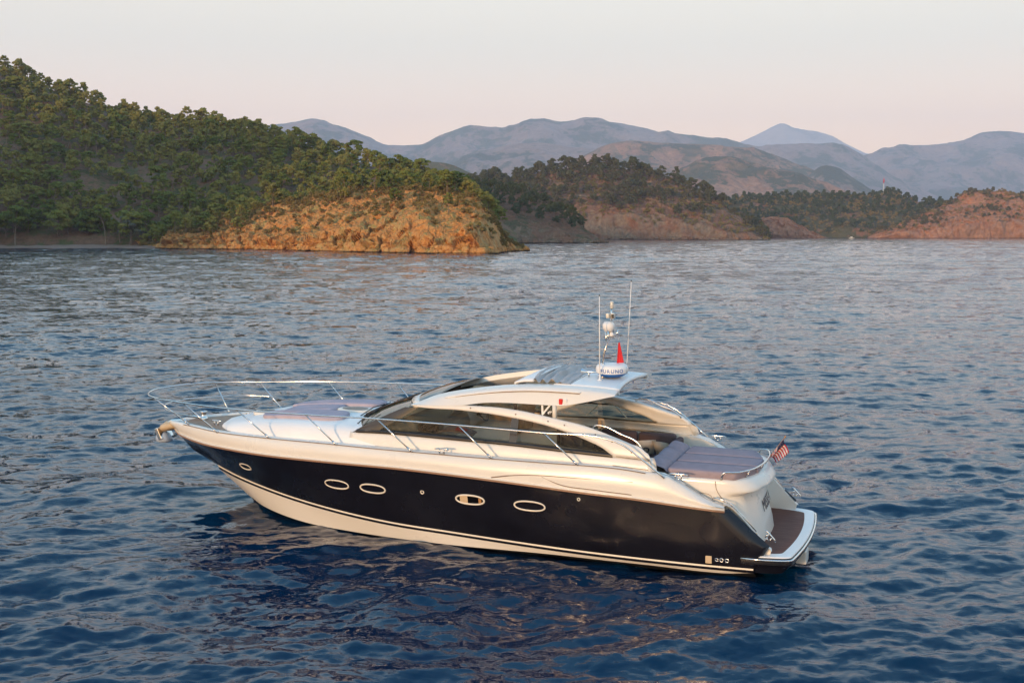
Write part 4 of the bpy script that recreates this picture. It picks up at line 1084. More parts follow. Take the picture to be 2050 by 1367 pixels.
# roof
rbz = spl([2.98, 3.13, 3.45, 4.19, 4.6, 5.28, 5.76, 6.18, 7.36], [3.325, 3.29, 3.21, 3.085, 3.085, 3.08, 3.05, 2.98, 2.925])
rtz = spl([2.98, 3.2, 3.67, 4.3, 5.26, 5.96, 6.89, 7.21, 7.36], [3.36, 3.38, 3.40, 3.405, 3.355, 3.26, 3.075, 2.985, 2.945])
rin = lambda x: 1.02 + .0 * x
for sg in (1, -1):
    xs = LS(2.98, 7.36, 60)
    b = MB(); rows = []
    for x in xs:
        zb, zt = float(rbz(x)), float(rtz(x)); yb, yt = cabY(x, zb) + .03, 1.30 - .0 * x
        yt = min(yt, yb); h = zt - zb
        rows.append([(x, sg * (yb - .10), zb), (x, sg * yb, zb + .002), (x, sg * (yb * .6 + yt * .4), zb + .45 * h), (x, sg * (yt + .012), zt - .14 * h), (x, sg * (yt - .03), zt), (x, sg * 1.12, zt + .028), (x, sg * 1.02, zt + .035), (x, sg * 1.0, zt - .07), (x, sg * 1.15, zb + .02)])
    b.grid(rows, close_v=True); b.f.append(tuple(range(9))); b.m.append(0); b.f.append(tuple(range(len(b.v) - 9, len(b.v)))); b.m.append(0); rail_ = b.build('roof_side', M['white'], yacht, auto=50)
    b = MB(); b.tube([(x, sg * (1.335), float(rtz(x)) - .045) for x in LS(6.62, 3.68, 30)], .017, 6); b.build('roof_handrail', M['roofwhite'], rail_)
    b = MB(); b.tube([(x, sg * 1.33, float(rtz(x)) - .066) for x in LS(6.6, 3.70, 30)], .011, 5); b.build('handrail_shade_line', M['joint_shade'], rail_)  # solid brown tube stands in for shade under the handrail
    # smoked quarter window between sweep and roof
    b = MB(); b.grid([[(x, sg * (cabY(x, 3.0) - .03), float(ft(x)) * (1 - t) + float(rbz(x)) * t) for t in LS(0, 1, 4)] for x in LS(4.22, 6.15, 24)])
    qw = b.build('quarter_window', M['glass'], yacht)
    if sg > 0: qw_port = qw
    b = MB(); b.box((5.05, sg * (cabY(5.05, 3.0) - .04), 3.02), (.06, .03, .2)); b.build('mullion', M['bronzeglass'], qw)
    b = MB(); b.tube([(4.2, sg * 1.41, 2.80), (4.2, sg * 1.40, 3.10)], .045, 10); b.build('roof_post', M['cream'], yacht)
    # nav light
    if True:
        b = MB(); b.box((3.98, sg * 1.385, 3.16), (.09, .05, .13)); nl = b.build('nav_light', M['roofwhite'], yacht, bevel=.012, smooth=False)
        b = MB(); b.box((4.07, sg * 1.385, 3.16), (.08, .055, .125)); b.build('nav_lens', M['red'] if sg > 0 else simple('green_lens', (.02, .4, .12), .25), nl, bevel=.012, smooth=False)

def rtop(x, y): return float(rtz(x)) + .035 + .035 * (1 - (y / 1.1)**2)
# after part of the hardtop, with a slightly hollowed after edge
b = MB(); rows = []
for t in LS(0, 1, 14):
    row = []
    for y in LS(-1.05, 1.05, 15):
        x = 4.35 * (1 - t) + (2.97 + .10 * (1 - (y / 1.1)**2)) * t; row.append((x, y, rtop(max(x, 2.98), y)))
    rows.append(row)
b.grid(rows); roof = b.build('hardtop', M['roofwhite'], yacht, solid=.07, auto=40)
b = MB(); b.tube([(4.02, y, rtop(4.02, y) + .001) for y in LS(-1.0, 1.0, 9)], .006, 5); b.build('panel_joint', M['joint_shade'], roof)
# front: white rim and curved smoked glass up to the sunroof opening
def frt(s, t):
    a = 1 - abs(s)**2.2
    B = (7.36 + .47 * a, s * 1.33, 2.945 - .05 * a); T = (6.85 - .05 * a, s * 1.02, 3.12 + .055 * a)
    return tuple(B[i] * (1 - t) + T[i] * t + (.06 * math.sin(math.pi * t) * (a**.5) if i == 2 else 0) for i in range(3))
b = MB(); b.grid([[frt(s, t) for t in LS(0, .22, 3)] for s in LS(-1, 1, 33)]); b.build('roof_rim', M['white'], yacht, solid=.05)
b = MB(); b.grid([[frt(s, t) for t in LS(.2, 1, 7)] for s in LS(-1, 1, 33)]); rg = b.build('roof_glass', M['skyglass'], yacht)
b = MB(); b.grid([[tuple(np.array(frt(s, t)) + np.array([0, 0, .008])) for t in (.9, 1.02)] for s in LS(-1, 1, 25)]); b.build('roof_glass_edge', M['frameblk'], rg)
# raised white leading panel and the folded grey canvas of the open sunroof
b = MB(); rows = []
for t in LS(0, 1, 9):
    rows.append([(5.22 - t * .42 - .05 * (1 - (y)**2), y, rtop(5.2 - t * .42, y) + .03 + .085 * math.sin(min(1, t * 1.6 + .1) * math.pi * .5) * (1 - abs(y)**5 * .7)) for y in LS(-1.0, 1.0, 15)])
rows.insert(0, [(p[0] - .02, p[1], p[2] - .12) for p in rows[0]])
b.grid(rows); b.build('sunroof_panel', M['roofwhite'], yacht, solid=.03, auto=50)
b = MB(); rows = []
for t in LS(0, 1, 46):
    x = 4.83 - t * .80
    fold = .10 + .055 * math.sin(t * 26) * (1 - .4 * t) + (.05 * math.sin(math.pi * min(1, max(0, (t - .35) / .45))) ) - .12 * t
    rows.append([(x + .03 * math.sin(y * 5 + t * 9) * .4 + .05 * (1 - y * y), y, rtop(x, y) + max(.01, fold * (1 - .35 * abs(y)**4) + .012 * math.sin(y * 11 + t * 31))) for y in LS(-.99, .99, 19)])
b.grid(rows); cv = b.build('sunroof_canvas', M['canvas'], yacht)

# interior
b = MB(); b.box((5.4, 0, 1.28), (6.2, 3.0, .05)); b.build('saloon_floor', M['floor'], yacht, smooth=False)
b = MB(); b.grid([[(x, y, z) for y in LS(-1.44, 1.44, 5)] for x, z in ((8.9, 2.30), (7.9, 2.34), (7.0, 2.33), (6.9, 2.22), (6.85, 1.3))]); b.build('dashboard', M['dash'], yacht, auto=40)
b = MB(); b.grid([[(x, y, z) for y in LS(-.95, -.15, 4)] for x, z in ((7.3, 2.33), (7.1, 2.58), (6.85, 2.56), (6.75, 2.35), (6.75, 2.2))]); b.build('instrument_hood', M['dash'], yacht, auto=40)
b = MB(); a = [(6.62 + .05 * math.cos(t) * 0 + .10 * math.sin(t), -.55 + .19 * math.cos(t), 2.43 + .17 * math.sin(t)) for t in LS(0, 2 * math.pi, 21)[:-1]]; b.tube(a, .016, 6, closed=True); b.tube([(6.62, -.55, 2.43), (6.9, -.55, 2.33)], .03, 6); b.tube([a[0], a[10]], .012, 5); b.build('steering_wheel', M['black'], yacht)
for y in (-.95, -.35):
    b = MB(); b.box((5.95, y, 1.95), (.5, .52, .14)); b.box((5.7, y, 2.35), (.14, .52, .75), Matrix.Rotation(R_(-8), 3, 'Y')); b.box((5.95, y, 1.6), (.2, .2, .6)); b.build('helm_seat', M['interior'], yacht, bevel=.05)
b = MB(); b.box((5.9, 1.15, 1.72), (1.9, .55, .40)); b.box((5.9, 1.35, 2.02), (1.9, .16, .34)); b.build('saloon_sofa', M['interior'], yacht, bevel=.06)
for sg in (1, -1):
    b = MB(); b.grid([[(x, sg * (cabY(x, z) - .10), z) for z in (1.3, 1.8, 2.2)] for x in LS(4.2, 7.0, 5)]); b.build('inner_lining', M['interior'], yacht)
    b = MB(); b.grid([[(x, sg * 1.53, 1.05), (x, sg * 1.545, 1.6), (x, sg * 1.56, 2.02)] for x in LS(2.2, 4.2, 5)]); b.build('cockpit_lining', M['cream'], yacht)
# glass door and frame between saloon and cockpit
b = MB(); b.grid([[(4.2, y, z) for z in (1.3, 3.1)] for y in LS(-1.35, 1.3, 4)]); gd = b.build('saloon_door', M['glass'], yacht)
b = MB()
b.box((4.2, 0, 3.12), (.06, 2.6, .08)); b.build('door_frame', M['frameblk'], gd, smooth=False)

def text_mesh(name, s, size, mat, parent, fn=None, M4=None, extrude=.004, shear=0, bold=0, spacing=1):
    cu = bpy.data.curves.new(name, 'FONT'); cu.body = s; cu.size = size; cu.extrude = extrude; cu.align_x = 'CENTER'; cu.align_y = 'CENTER'; cu.shear = shear; cu.offset = bold; cu.space_character = spacing
    t = bpy.data.objects.new(name + '_tmp', cu); COL.objects.link(t); dg = bpy.context.evaluated_depsgraph_get(); dg.update()
    me = bpy.data.meshes.new_from_object(t.evaluated_get(dg)); bpy.data.objects.remove(t); bpy.data.curves.remove(cu)
    for v in me.vertices:
        if fn: v.co = fn(v.co)
        elif M4: v.co = M4 @ v.co
    me.materials.clear(); me.materials.append(mat); me.name = name
    o = bpy.data.objects.new(name, me); COL.objects.link(o)
    if parent: o.parent = parent
    return o
# the big V and the numerals on the port quarter window
def emblem(co, x0, z0):
    x, z = x0 - co.x, z0 + co.y; return Vector((x, cabY(x, 3.0) - .022 + co.z, z))
text_mesh('window_emblem', 'V', .30, M['roofwhite'], qw_port, fn=lambda c: emblem(c, 4.47, 2.955), shear=.4, bold=.006, extrude=.002)
text_mesh('window_numerals', '48', .085, M['roofwhite'], qw_port, fn=lambda c: emblem(c, 4.32, 2.93), shear=.35, bold=.003, extrude=.002)

# cockpit sole, settee, stern module with sunpad
b = MB(); b.box((2.75, 0, 1.08), (2.95, 3.06, .05)); b.build('cockpit_sole', M['teakdark'], yacht, smooth=False)
b = MB(); b.box((3.2, -1.12, 1.52), (1.9, .72, .24)); b.box((2.45, -.2, 1.52), (.5, 1.2, .24)); settee = b.build('settee', M['sofa'], yacht, bevel=.06)
for x in (3.72, 2.86): 
    b = MB(); b.box((x, -1.40, 1.84), (.83, .15, .42), Matrix.Rotation(R_(-6), 3, 'X')); b.build('back_cushion', M['sofa'], settee, bevel=.05)
b = MB(); b.box((2.33, -.85, 1.82), (.14, 1.0, .40)); b.build('back_cushion', M['sofa'], settee, bevel=.05)
b = MB(); b.box((3.2, -1.12, 1.25), (1.9, .72, .32)); b.build('settee_base', M['cream'], settee, smooth=False)

def mod_outline(xa, xf, yp, ys, r, bulge=.10, n=9):
    """plan of the stern module: forward edge xf, after edge xa, port side yp, starboard ys, rounded after corners"""
    out = [(xf, ys)]
    for k in range(n):
        a = math.pi / 2 * k / (n - 1); out.append((xa + r - r * math.sin(a), ys + r - r * math.cos(a)))
    for y in LS(ys + r, yp - r, 7)[1:-1]: out.append((xa - bulge * math.cos((y - (ys + yp) / 2) / (yp - ys) * math.pi * 1.0), y))
    for k in range(n):
        a = math.pi / 2 * (1 - k / (n - 1)); out.append((xa + r - r * math.sin(a), yp - r + r * math.cos(a)))
    out.append((xf, yp)); return out
lev = [(.55, .24, .38, 0), (.80, .28, .38, 0), (1.10, .36, .40, 0), (1.35, .43, .42, .0), (1.48, .47, .44, .0), (1.545, .47, .45, .0), (1.585, .38, .48, .0), (1.62, .26, .52, .002), (1.645, .215, .54, .004), (1.67, .215, .54, .004), (1.70, .225, .54, .002), (1.79, .29, .52, .0), (1.85, .35, .50, -.004), (1.87, .40, .48, -.02), (1.875, .58, .44, -.06)]
rows = [[(x, y, z) for x, y in mod_outline(xa, 2.28, 1.46 + d, -.98 - d, r)] for z, xa, r, d in lev]
b = MB(); b.grid(rows); last = rows[-1]; k0 = len(b.v); b.v += last; b.f.append(tuple(range(k0, k0 + len(last)))); b.m.append(0)
f0 = len(b.v); b.grid([[r[0] for r in rows], [r[-1] for r in rows]])
module = b.build('stern_module', M['white'], yacht, auto=40)
b = MB(); b.tube(curve3([(.98, 1.468, 1.84), (.96, 1.468, 1.7), (.80, 1.468, 1.45), (.62, 1.462, 1.1), (.52, 1.452, .80), (.52, 1.45, .62)], 20), .006, 5); b.tube(curve3([(1.55, 1.468, 1.55), (1.2, 1.468, 1.6), (1.05, 1.468, 1.55), (1.02, 1.468, 1.35)], 14), .004, 5); b.build('locker_joint', M['joint_shade'], module)
b = MB(); b.lathe([(.001, .03), (.03, .028), (.035, 0)], (1.3, 1.462, 1.56), 12, 'y'); b.build('locker_latch', M['steel'], module)
# mattress in three long strips, three head cushions
padz = lambda x, y: 1.87
y0, y1 = -.62, 1.42; w = (y1 - y0) / 3
for k in range(3):
    ya, yb = y0 + k * w + .001, y0 + (k + 1) * w - .001
    xa = .31 if k == 1 else .36
    pts = [(1.92, ya), (1.92, yb), (xa, yb), (xa, ya)] if k == 1 else ([(1.92, ya), (1.92, yb), (xa - .04, yb), (xa + .22, ya)] if k == 0 else [(1.92, ya), (1.92, yb), (xa + .26, yb), (xa - .04, ya)])
    cushion('sunpad_strip', rpoly(pts, .05 if k == 1 else .09, 5), padz, .14, M['cushion'], module, inset=.022)
    if k: b = MB(); b.tube([(1.9, ya, 1.999), (xa + .06, ya, 1.999)], .009, 5); b.build('seam', M['sofa'], module)
    b = MB()
    rows = []
    for t in LS(0, 1, 8):
        for_ = 1.92 + .40 * t; rows.append([(for_, ya + (yb - ya) * u, 1.985 + .115 * t + .05 * math.sin(math.pi * t) * math.sin(math.pi * u)**.5 + .025 * math.sin(math.pi * u)**.5 - (.06 if t in (0, 1) else 0)) for u in LS(0, 1, 9)])
    rows.append([(p[0] + .03, p[1], p[2] - .16) for p in rows[-1]])
    b.grid(rows); b.build('head_cushion', M['cushion'], module)
# steel guard round the after edge of the sunpad
gr = curve3([(.88, 1.45, 1.87), (.84, 1.46, 2.0), (.64, 1.40, 2.02), (.41, 1.12, 2.02), (.27, .6, 2.02), (.24, .15, 2.02), (.28, -.35, 2.02), (.41, -.68, 2.02), (.52, -.72, 2.0), (.56, -.73, 1.87)], 44)
b = MB(); b.tube(gr, .016, 7)
for i in (11, 20, 30): b.tube([gr[i], (gr[i][0] + .08, gr[i][1], 1.85)], .012, 6)
b.build('sunpad_guard', M['steel'], module)
# name on the after face, port to starboard
def name_fn(co):
    u, v = co.x, co.y; y = -.06 - u; z = 1.13 + v
    xa = float(np.interp(z, [l[0] for l in lev], [l[1] for l in lev])); x = xa - .10 * math.cos((y - .24) / 2.44 * math.pi)
    if y < -.58: x = xa + .40 - math.sqrt(max(0, .40**2 - (-.58 - y)**2)) - .04 * max(0, 1 - (-.58 - y) / .1)
    return Vector((x - .008 - co.z, y, z))
text_mesh('boat_name', 'MISSEA', .315, M['letter'], module, fn=name_fn, bold=-.002, shear=.08, spacing=.96, extrude=.002)

b = MB(); b.box((1.50, -1.27, .83), (1.60, .56, .54)); b.box((.58, -1.27, .67), (.26, .56, .22)); b.build('boarding_steps', M['white'], module, bevel=.02, smooth=False)

# swim platform
def plat(ins, n=60):
    out = []
    for a in LS(-1, 1, n):
        y = 1.80 * math.sin(a * math.pi / 2)
        f = abs(y) / 1.80
        x = -.60 + .16 * f**2 + .95 * max(0, (f - .86) / .14)**3 * .9
        out.append((x + ins, y * (1 - ins / 1.80)))
    return out
o0, o1, o2, o3 = plat(.05), plat(0), plat(.012), plat(.14)
b = MB(); b.grid([[(x + .12, y, .24) for x, y in o0], [(x, y, .36) for x, y in o0], [(x, y, .42) for x, y in o1], [(x, y, .50) for x, y in o1], [(x, y, .555) for x, y in plat(.02)]])
platf = b.build('swim_platform', M['navy'], yacht, auto=40)
b = MB(); b.grid([[(x, y, .552) for x, y in plat(.018)], [(x, y, .572) for x, y in plat(.03)], [(x, y, .572) for x, y in plat(.20)], [(x, y, .556) for x, y in plat(.21)]]); b.v = [v if True else v for v in b.v]
b.build('platform_rim', M['roofwhite'], platf, auto=40)
tkp = plat(.195); b = MB(); b.grid([[(x, y, .566) for x, y in tkp], [(max(x, .62), y, .566) for x, y in tkp]]); b.build('platform_teak', M['teakdark'], platf)
b = MB(); b.tube([(.42, 1.835, .53)] + [(x - .004, y + (.012 if y > 0 else -.012), .515) for x, y in plat(0) if x < .1][::-1] + [(.42, -1.835, .53)], .022, 7); b.build('platform_fender', M['steel'], platf)
for x, y in ((.02, 1.18), (.12, 1.42)):
    b = MB(); b.lathe([(.001, .575), (.05, .576), (.055, .566)], (x, y, 0), 12); b.build('deck_filler', M['steel'], platf)
b = MB(); b.box((-.50, .45, .26), (.20, .34, .26)); b.build('ladder_box', M['white'], platf, bevel=.02, smooth=False)

# cleats
def cleat(x, y, z, s=1.0, yaw=0, pitch=0):
    b = MB(); b.tube([(-.16 * s, 0, .085), (-.1 * s, 0, .095), (.1 * s, 0, .095), (.16 * s, 0, .085)], [.010, .017, .017, .010], 8)
    for k in (-.05, .05): b.tube([(k * s, 0, -.01), (k * s, 0, .09)], .014, 8)
    b.lathe([(.03, 0), (.03, .01), (.001, .012)], (0, 0, 0), 10)
    o = b.build('mooring_cleat', M['steel'], yacht, loc=(x, y, z)); o.rotation_euler = (0, pitch, yaw); return o
for sg in (1, -1):
    cleat(6.42, sg * (float(gY(6.42)) - .03), float(gZ(6.42)) + .02)
    cleat(1.62, sg * (1.74), 1.90, 1.15)
    cleat(-.02, sg * 1.61, .88, .9, 0, R_(-48))
    cleat(12.95, sg * .62, 1.97, .9)
b = MB(); b.box((5.55, 1.985, 1.995), (.10, .02, .05)); b.build('fairlead', M['goldtrim'], yacht, smooth=False)

# portholes: steel ring, dark pane, the hull's own shape
hy = lambda x, z: float(np.interp((z - sZ(x)) / (rZ(x) - sZ(x)), [0, float((kZ(x) - sZ(x)) / (rZ(x) - sZ(x))), 1], [float(sY(x)), kY(x), float(rY(x))]))
def porthole(xc, zc, lx, lz, sg, tilt=0, lab=None, interior=False):
    rg, pa = MB(), MB(); rows = [[], [], [], [], []]
    for a in LS(0, 2 * math.pi, 41)[:-1]:
        c, s = math.cos(a), math.sin(a); c = math.copysign(abs(c)**.85, c); s = math.copysign(abs(s)**.9, s)
        for k, (f, d) in enumerate(((1.07, -.004), (1.04, .018), (.94, .020), (.88, .004))):
            u, v = c * (lx + (f - 1) * .22), s * (lz + (f - 1) * .22); x = xc + u; z = zc + v + tilt * u
            rows[k].append((x, sg * (hy(x, z) + d), z))
        u, v = c * lx * .93, s * lz * .9; x = xc + u; z = zc + v + tilt * u; rows[4].append((x, sg * (hy(x, z) + .006), z))
    rg.grid(rows[:4], close_v=True); o = rg.build('porthole', M['cream'], hull)
    k = len(rows[4]); pa.v = rows[4] + [(xc, sg * (hy(xc, zc) + .006), zc)]; pa.f = [(i, (i + 1) % k, k) for i in range(k)]; pa.m = [0] * k
    pa.build('porthole_pane', M['pane'], o)
    if interior:
        q = MB()
        def pp(u, v): x = xc + u; z = zc + v; return (x, sg * (hy(x, z) + .010), z)
        q.grid([[pp(u, v * (.8 if u > .2 else .95)) for v in (-.075, .085)] for u in (.22, .14, .05)]); q.build('curtain', M['interior'], o)
        q = MB(); q.grid([[pp(u, v) for v in (-.06, .055)] for u in (-.19, -.25)]); q.build('painted_lit_curtain', M['wood_lit_cloth'], o)  # brown patch, its colour stands in for light on the curtain
    return o
for sg in (1, -1):
    porthole(11.82, 1.17, .20, .085, sg, -.05); porthole(8.99, 1.18, .31, .10, sg); porthole(8.07, 1.19, .31, .10, sg)
    porthole(5.81, 1.18, .315, .10, sg, interior=sg > 0); porthole(4.53, 1.17, .325, .10, sg)
    for x, z, r in ((6.88, 1.24, .045), (3.51, 1.40, .035)):
        b = MB(); b.lathe([(r, 0), (r, .012), (r * .55, .014), (r * .5, .0)], (x, sg * (hy(x, z) - .002), z), 14, 'y')
        if sg < 0: b.v = [(v[0], 2 * (sg * hy(x, z)) - v[1], v[2]) for v in b.v]
        b.build('vent', M['stripe'], hull)
    for x, r in ((.87, .035), (.78, .042), (.68, .042)):
        b = MB(); b.lathe([(r, 0), (r, .02), (r * .6, .02), (r * .5, .0)], (x, sg * (hy(x, .44) - .004), .44), 14, 'y'); b.build('drain_outlet', M['steel'], hull)
    b = MB(); b.box((1.02, sg * (hy(1.02, .44) + .004), .43), (.12, .02, .15)); b.build('exhaust_cover', M['interior'], hull, bevel=.03, smooth=False)

# bow rail
rail_pts = [(15.16, 0, 2.60), (15.06, .34, 2.60), (14.82, .72, 2.61), (14.3, 1.11, 2.62), (13.18, 1.48, 2.63), (11.43, 1.89, 2.66), (9.57, 2.04, 2.69), (7.85, 2.05, 2.71), (6.0, 2.06, 2.70), (4.2, 2.02, 2.66), (3.05, 1.95, 2.63), (2.72, 1.93, 2.55), (2.25, 1.90, 2.24), (1.86, 1.85, 1.92)]
both = [(x, -y, z) for x, y, z in rail_pts[:0:-1]] + rail_pts
b = MB(); b.tube(curve3(both, 150), .0165, 8); rail = b.build('bow_rail', M['steel'], yacht)
st = [((14.28, 1.14, 2.62), (13.61, .77, 1.96)), ((13.18, 1.48, 2.63), (12.38, 1.32, 1.96)), ((11.43, 1.89, 2.66), (10.69, 1.73, 2.03)), ((9.57, 2.04, 2.69), (8.89, 1.92, 2.05)), ((7.85, 2.05, 2.71), (7.07, 2.0, 2.06)), ((6.0, 2.06, 2.70), (5.31, 1.98, 2.05)), ((4.2, 2.02, 2.66), (3.54, 1.92, 2.05))]
for sg in (1, -1):
    for i, (t, q) in enumerate(st):
        t = (t[0], t[1] * sg, t[2]); q = (q[0], q[1] * sg, q[2]); b = MB(); b.tube([q, t], .0145, 7)
        b.tube([q, tuple(Vector(q) * .85 + Vector(t) * .15)], .022, 7); b.build('stanchion', M['steel'], rail)
lo = [(12.75, 1.40, 2.30), (13.6, 1.20, 2.31), (14.25, .80, 2.30), (14.62, .35, 2.30), (14.68, 0, 2.30)]
b = MB(); b.tube(curve3(lo + [(x, -y, z) for x, y, z in lo[-2::-1]], 50), .012, 7); b.build('lower_rail', M['steel'], rail)
for sg in (1, -1):
    b = MB(); b.tube(curve3([(3.38, sg * 1.50, 2.70), (3.30, sg * 1.50, 2.77), (3.15, sg * 1.50, 2.76), (2.84, sg * 1.51, 2.64), (2.44, sg * 1.53, 2.46), (2.38, sg * 1.54, 2.38)], 22), .0145, 7); b.build('coaming_handrail', M['steel'], yacht)

# anchor and windlass under a tan cover
b = MB(); b.tube([(14.3, 0, 1.86), (14.75, 0, 1.82), (15.0, 0, 1.68)], [.05, .05, .06], 8); b.box((15.02, 0, 1.52), (.10, .46, .30), Matrix.Rotation(R_(25), 3, 'Y')); b.build('anchor', M['steel'], yacht, smooth=False, bevel=.01)
b = MB(); b.lathe([(.10, 0), (.10, .04), (.07, .06), (.06, .14), (.09, .16), (.09, .19), (.001, .2)], (13.75, .05, 1.95), 14); b.box((13.95, .05, 1.99), (.5, .07, .06)); b.build('windlass', M['steel'], yacht)

# roof gear: radome, mast with lights, satellite dome, aerials, horn
rz = rtop(3.5, 0)
b = MB(); b.lathe([(.001, .02), (.20, .02), (.25, .06)], (3.45, 0, rz), 36); b.lathe([(.24, .04), (.29, .07), (.325, .105)], (3.45, 0, rz), 36); dome = b.build('radar_dome', M['blue'], yacht)
b = MB(); b.lathe([(.323, .103), (.335, .14), (.335, .20), (.31, .25), (.26, .275), (.12, .285), (.001, .287)], (3.45, 0, rz), 40); b.build('dome_cap', M['radome'], dome)
def wrap(co):
    a0 = math.atan2(-.95, .31)  # the dome turns its lettering to port and slightly astern
    ang = R_(90) + R_(16) + co.x / .335   # measured from +x round towards port
    r = .337 + co.z; return Vector((3.45 + r * math.cos(ang), r * math.sin(ang), rz + .165 + co.y))
text_mesh('dome_lettering', 'FURUNO', .105, M['blue'], dome, fn=wrap, bold=.0015, extrude=.002, spacing=1.25)
b = MB()
b.tube(curve3([(3.62, .08, rz), (3.60, .08, rz + .45), (3.56, .07, rz + .62), (3.50, 0, rz + .80), (3.40, -.03, rz + .84)], 16), .020, 8); b.tube([(3.40, .08, rz), (3.62, .08, rz + .32)], .018, 7)
b.tube([(3.42, -.02, rz + .80), (3.42, -.02, rz + 1.13), (3.5, 0, rz + 1.13)], .011, 6); b.tube([(3.55, .06, rz + .62), (3.56, .06, rz + 1.0)], .017, 7); b.tube([(3.36, -.06, rz + .82), (3.35, -.06, rz + .98)], .017, 7); b.tube([(3.50, .10, rz + .72), (3.50, .10, rz + .98)], .017, 7)
b.tube([(3.47, 0, rz + 1.12), (3.46, 0, rz + 1.44)], .018, 7); b.box((3.62, .08, rz + .02), (.16, .12, .03)); b.box((3.40, .08, rz + .02), (.10, .08, .02))
mastp = b.build('light_mast', M['steel'], yacht)
b = MB(); b.lathe([(.001, 1.44), (.035, 1.44), (.038, 1.45), (.038, 1.57), (.03, 1.585), (.001, 1.59)], (3.45, 0, rz - .02), 14); b.build('masthead_lamp', M['lampglass'], mastp)
b = MB(); b.box((3.42, .02, rz + 1.27), (.07, .12, .11)); b.box((3.53, 0, rz + 1.27), (.08, .08, .10)); sl = b.build('steaming_light', M['cream'], mastp, bevel=.015)
b = MB(); b.box((3.41, .085, rz + 1.27), (.05, .02, .08)); b.build('light_lens', M['black'], sl, smooth=False)
b = MB(); b.lathe([(.001, .86), (.09, .86), (.06, .90), (.04, .94)], (3.47, 0, rz - .0), 16); b.lathe([(.001, .93), (.09, .95), (.125, 1.02), (.125, 1.09), (.09, 1.14), (.001, 1.155)], (3.52, 0, rz), 24); b.build('satellite_dome', M['radome'], mastp)
for (xb, yb), (dx, dy), ln in (((3.58, .42), (0.0, 0.0), 1.72), ((3.32, -.62), (-.10, .0), 1.95)):
    z0 = rtop(xb, yb); b = MB(); b.tube([(xb, yb, z0 + .10), (xb + dx, yb + dy, z0 + ln)], [.013, .007], 8); b.lathe([(.05, 0), (.05, .012), (.022, .02), (.018, .12), (.001, .125)], (xb, yb, z0), 12); an = b.build('whip_aerial', M['roofwhite'], yacht)
    b = MB(); b.lathe([(.012, -.01), (.012, .02), (.001, .022)], (xb + dx, yb + dy, z0 + ln), 8); b.build('aerial_tip', M['black'], an)
hz = rtop(3.75, .2) + .11
b = MB(); b.lathe([(.065, .33), (.045, .28), (.026, .22), (.020, .0), (.03, -.03), (.001, -.05)], (3.72, .16, hz), 14, 'x'); b.tube([(3.9, .16, hz - .1), (3.9, .16, hz)], .02, 7); b.lathe([(.001, -.06), (.05, -.05), (.065, 0), (.05, .05), (.001, .06)], (3.55, .16, hz - .03), 14); b.build('horn', M['steel'], yacht)

# ------------------------------------------------------------------ loose things aboard (each its own object)
YM = Matrix.Translation(yacht.location) @ yacht.rotation_euler.to_matrix().to_4x4()
def aboard(name, label, cat, p, rz_=0, group=None):
    o = empty(name); o.matrix_world = YM @ Matrix.Translation(p) @ Matrix.Rotation(rz_, 4, 'Z'); tag(o, label, cat, group); return o
# ensign on its raked staff at the starboard quarter
en = aboard('ensign', 'american flag hanging limp from a raked wooden staff at the stern', 'flag', (.40, -.74, 1.77))
b = MB(); b.tube([(0, 0, 0), (-.36, 0, .52)], .012, 7); b.lathe([(.001, .02), (.02, .01), (.02, -.01), (.001, -.02)], (-.36, 0, .53), 8); b.build('staff', M['wood_lit_cloth'], en)
def flag_mat():
    m, nt, bb = new_mat('striped_flag_cloth'); uv = nt.nodes.new('ShaderNodeUVMap'); sp = nt.nodes.new('ShaderNodeSeparateXYZ'); nt.links.new(uv.outputs[0], sp.inputs[0])
    mu = nd(nt, 'ShaderNodeMath', operation='MULTIPLY', i_1=6.5); nt.links.new(sp.outputs['Y'], mu.inputs[0]); fr = nd(nt, 'ShaderNodeMath', operation='FRACT'); nt.links.new(mu.outputs[0], fr.inputs[0])
    lt = nd(nt, 'ShaderNodeMath', operation='LESS_THAN', i_1=.5); nt.links.new(fr.outputs[0], lt.inputs[0])
    c = mixc(nt, lt.outputs[0], (.60, .57, .56), (.40, .012, .032))
    cx = nd(nt, 'ShaderNodeMath', operation='LESS_THAN', i_1=.42); nt.links.new(sp.outputs['X'], cx.inputs[0]); cy = nd(nt, 'ShaderNodeMath', operation='GREATER_THAN', i_1=.4615); nt.links.new(sp.outputs['Y'], cy.inputs[0])
    an = nd(nt, 'ShaderNodeMath', operation='MULTIPLY'); nt.links.new(cx.outputs[0], an.inputs[0]); nt.links.new(cy.outputs[0], an.inputs[1])
    vo = nd(nt, 'ShaderNodeTexVoronoi', i_Scale=16.0); nt.links.new(uv.outputs[0], vo.inputs['Vector']); st_ = nd(nt, 'ShaderNodeMath', operation='LESS_THAN', i_1=.18); nt.links.new(vo.outputs['Distance'], st_.inputs[0])
    blue = mixc(nt, st_.outputs[0], (.012, .016, .07), (.6, .6, .6)); nt.links.new(mixc(nt, an.outputs[0], c, blue), bb.inputs['Base Color']); bb.inputs['Roughness'].default_value = .8; return m
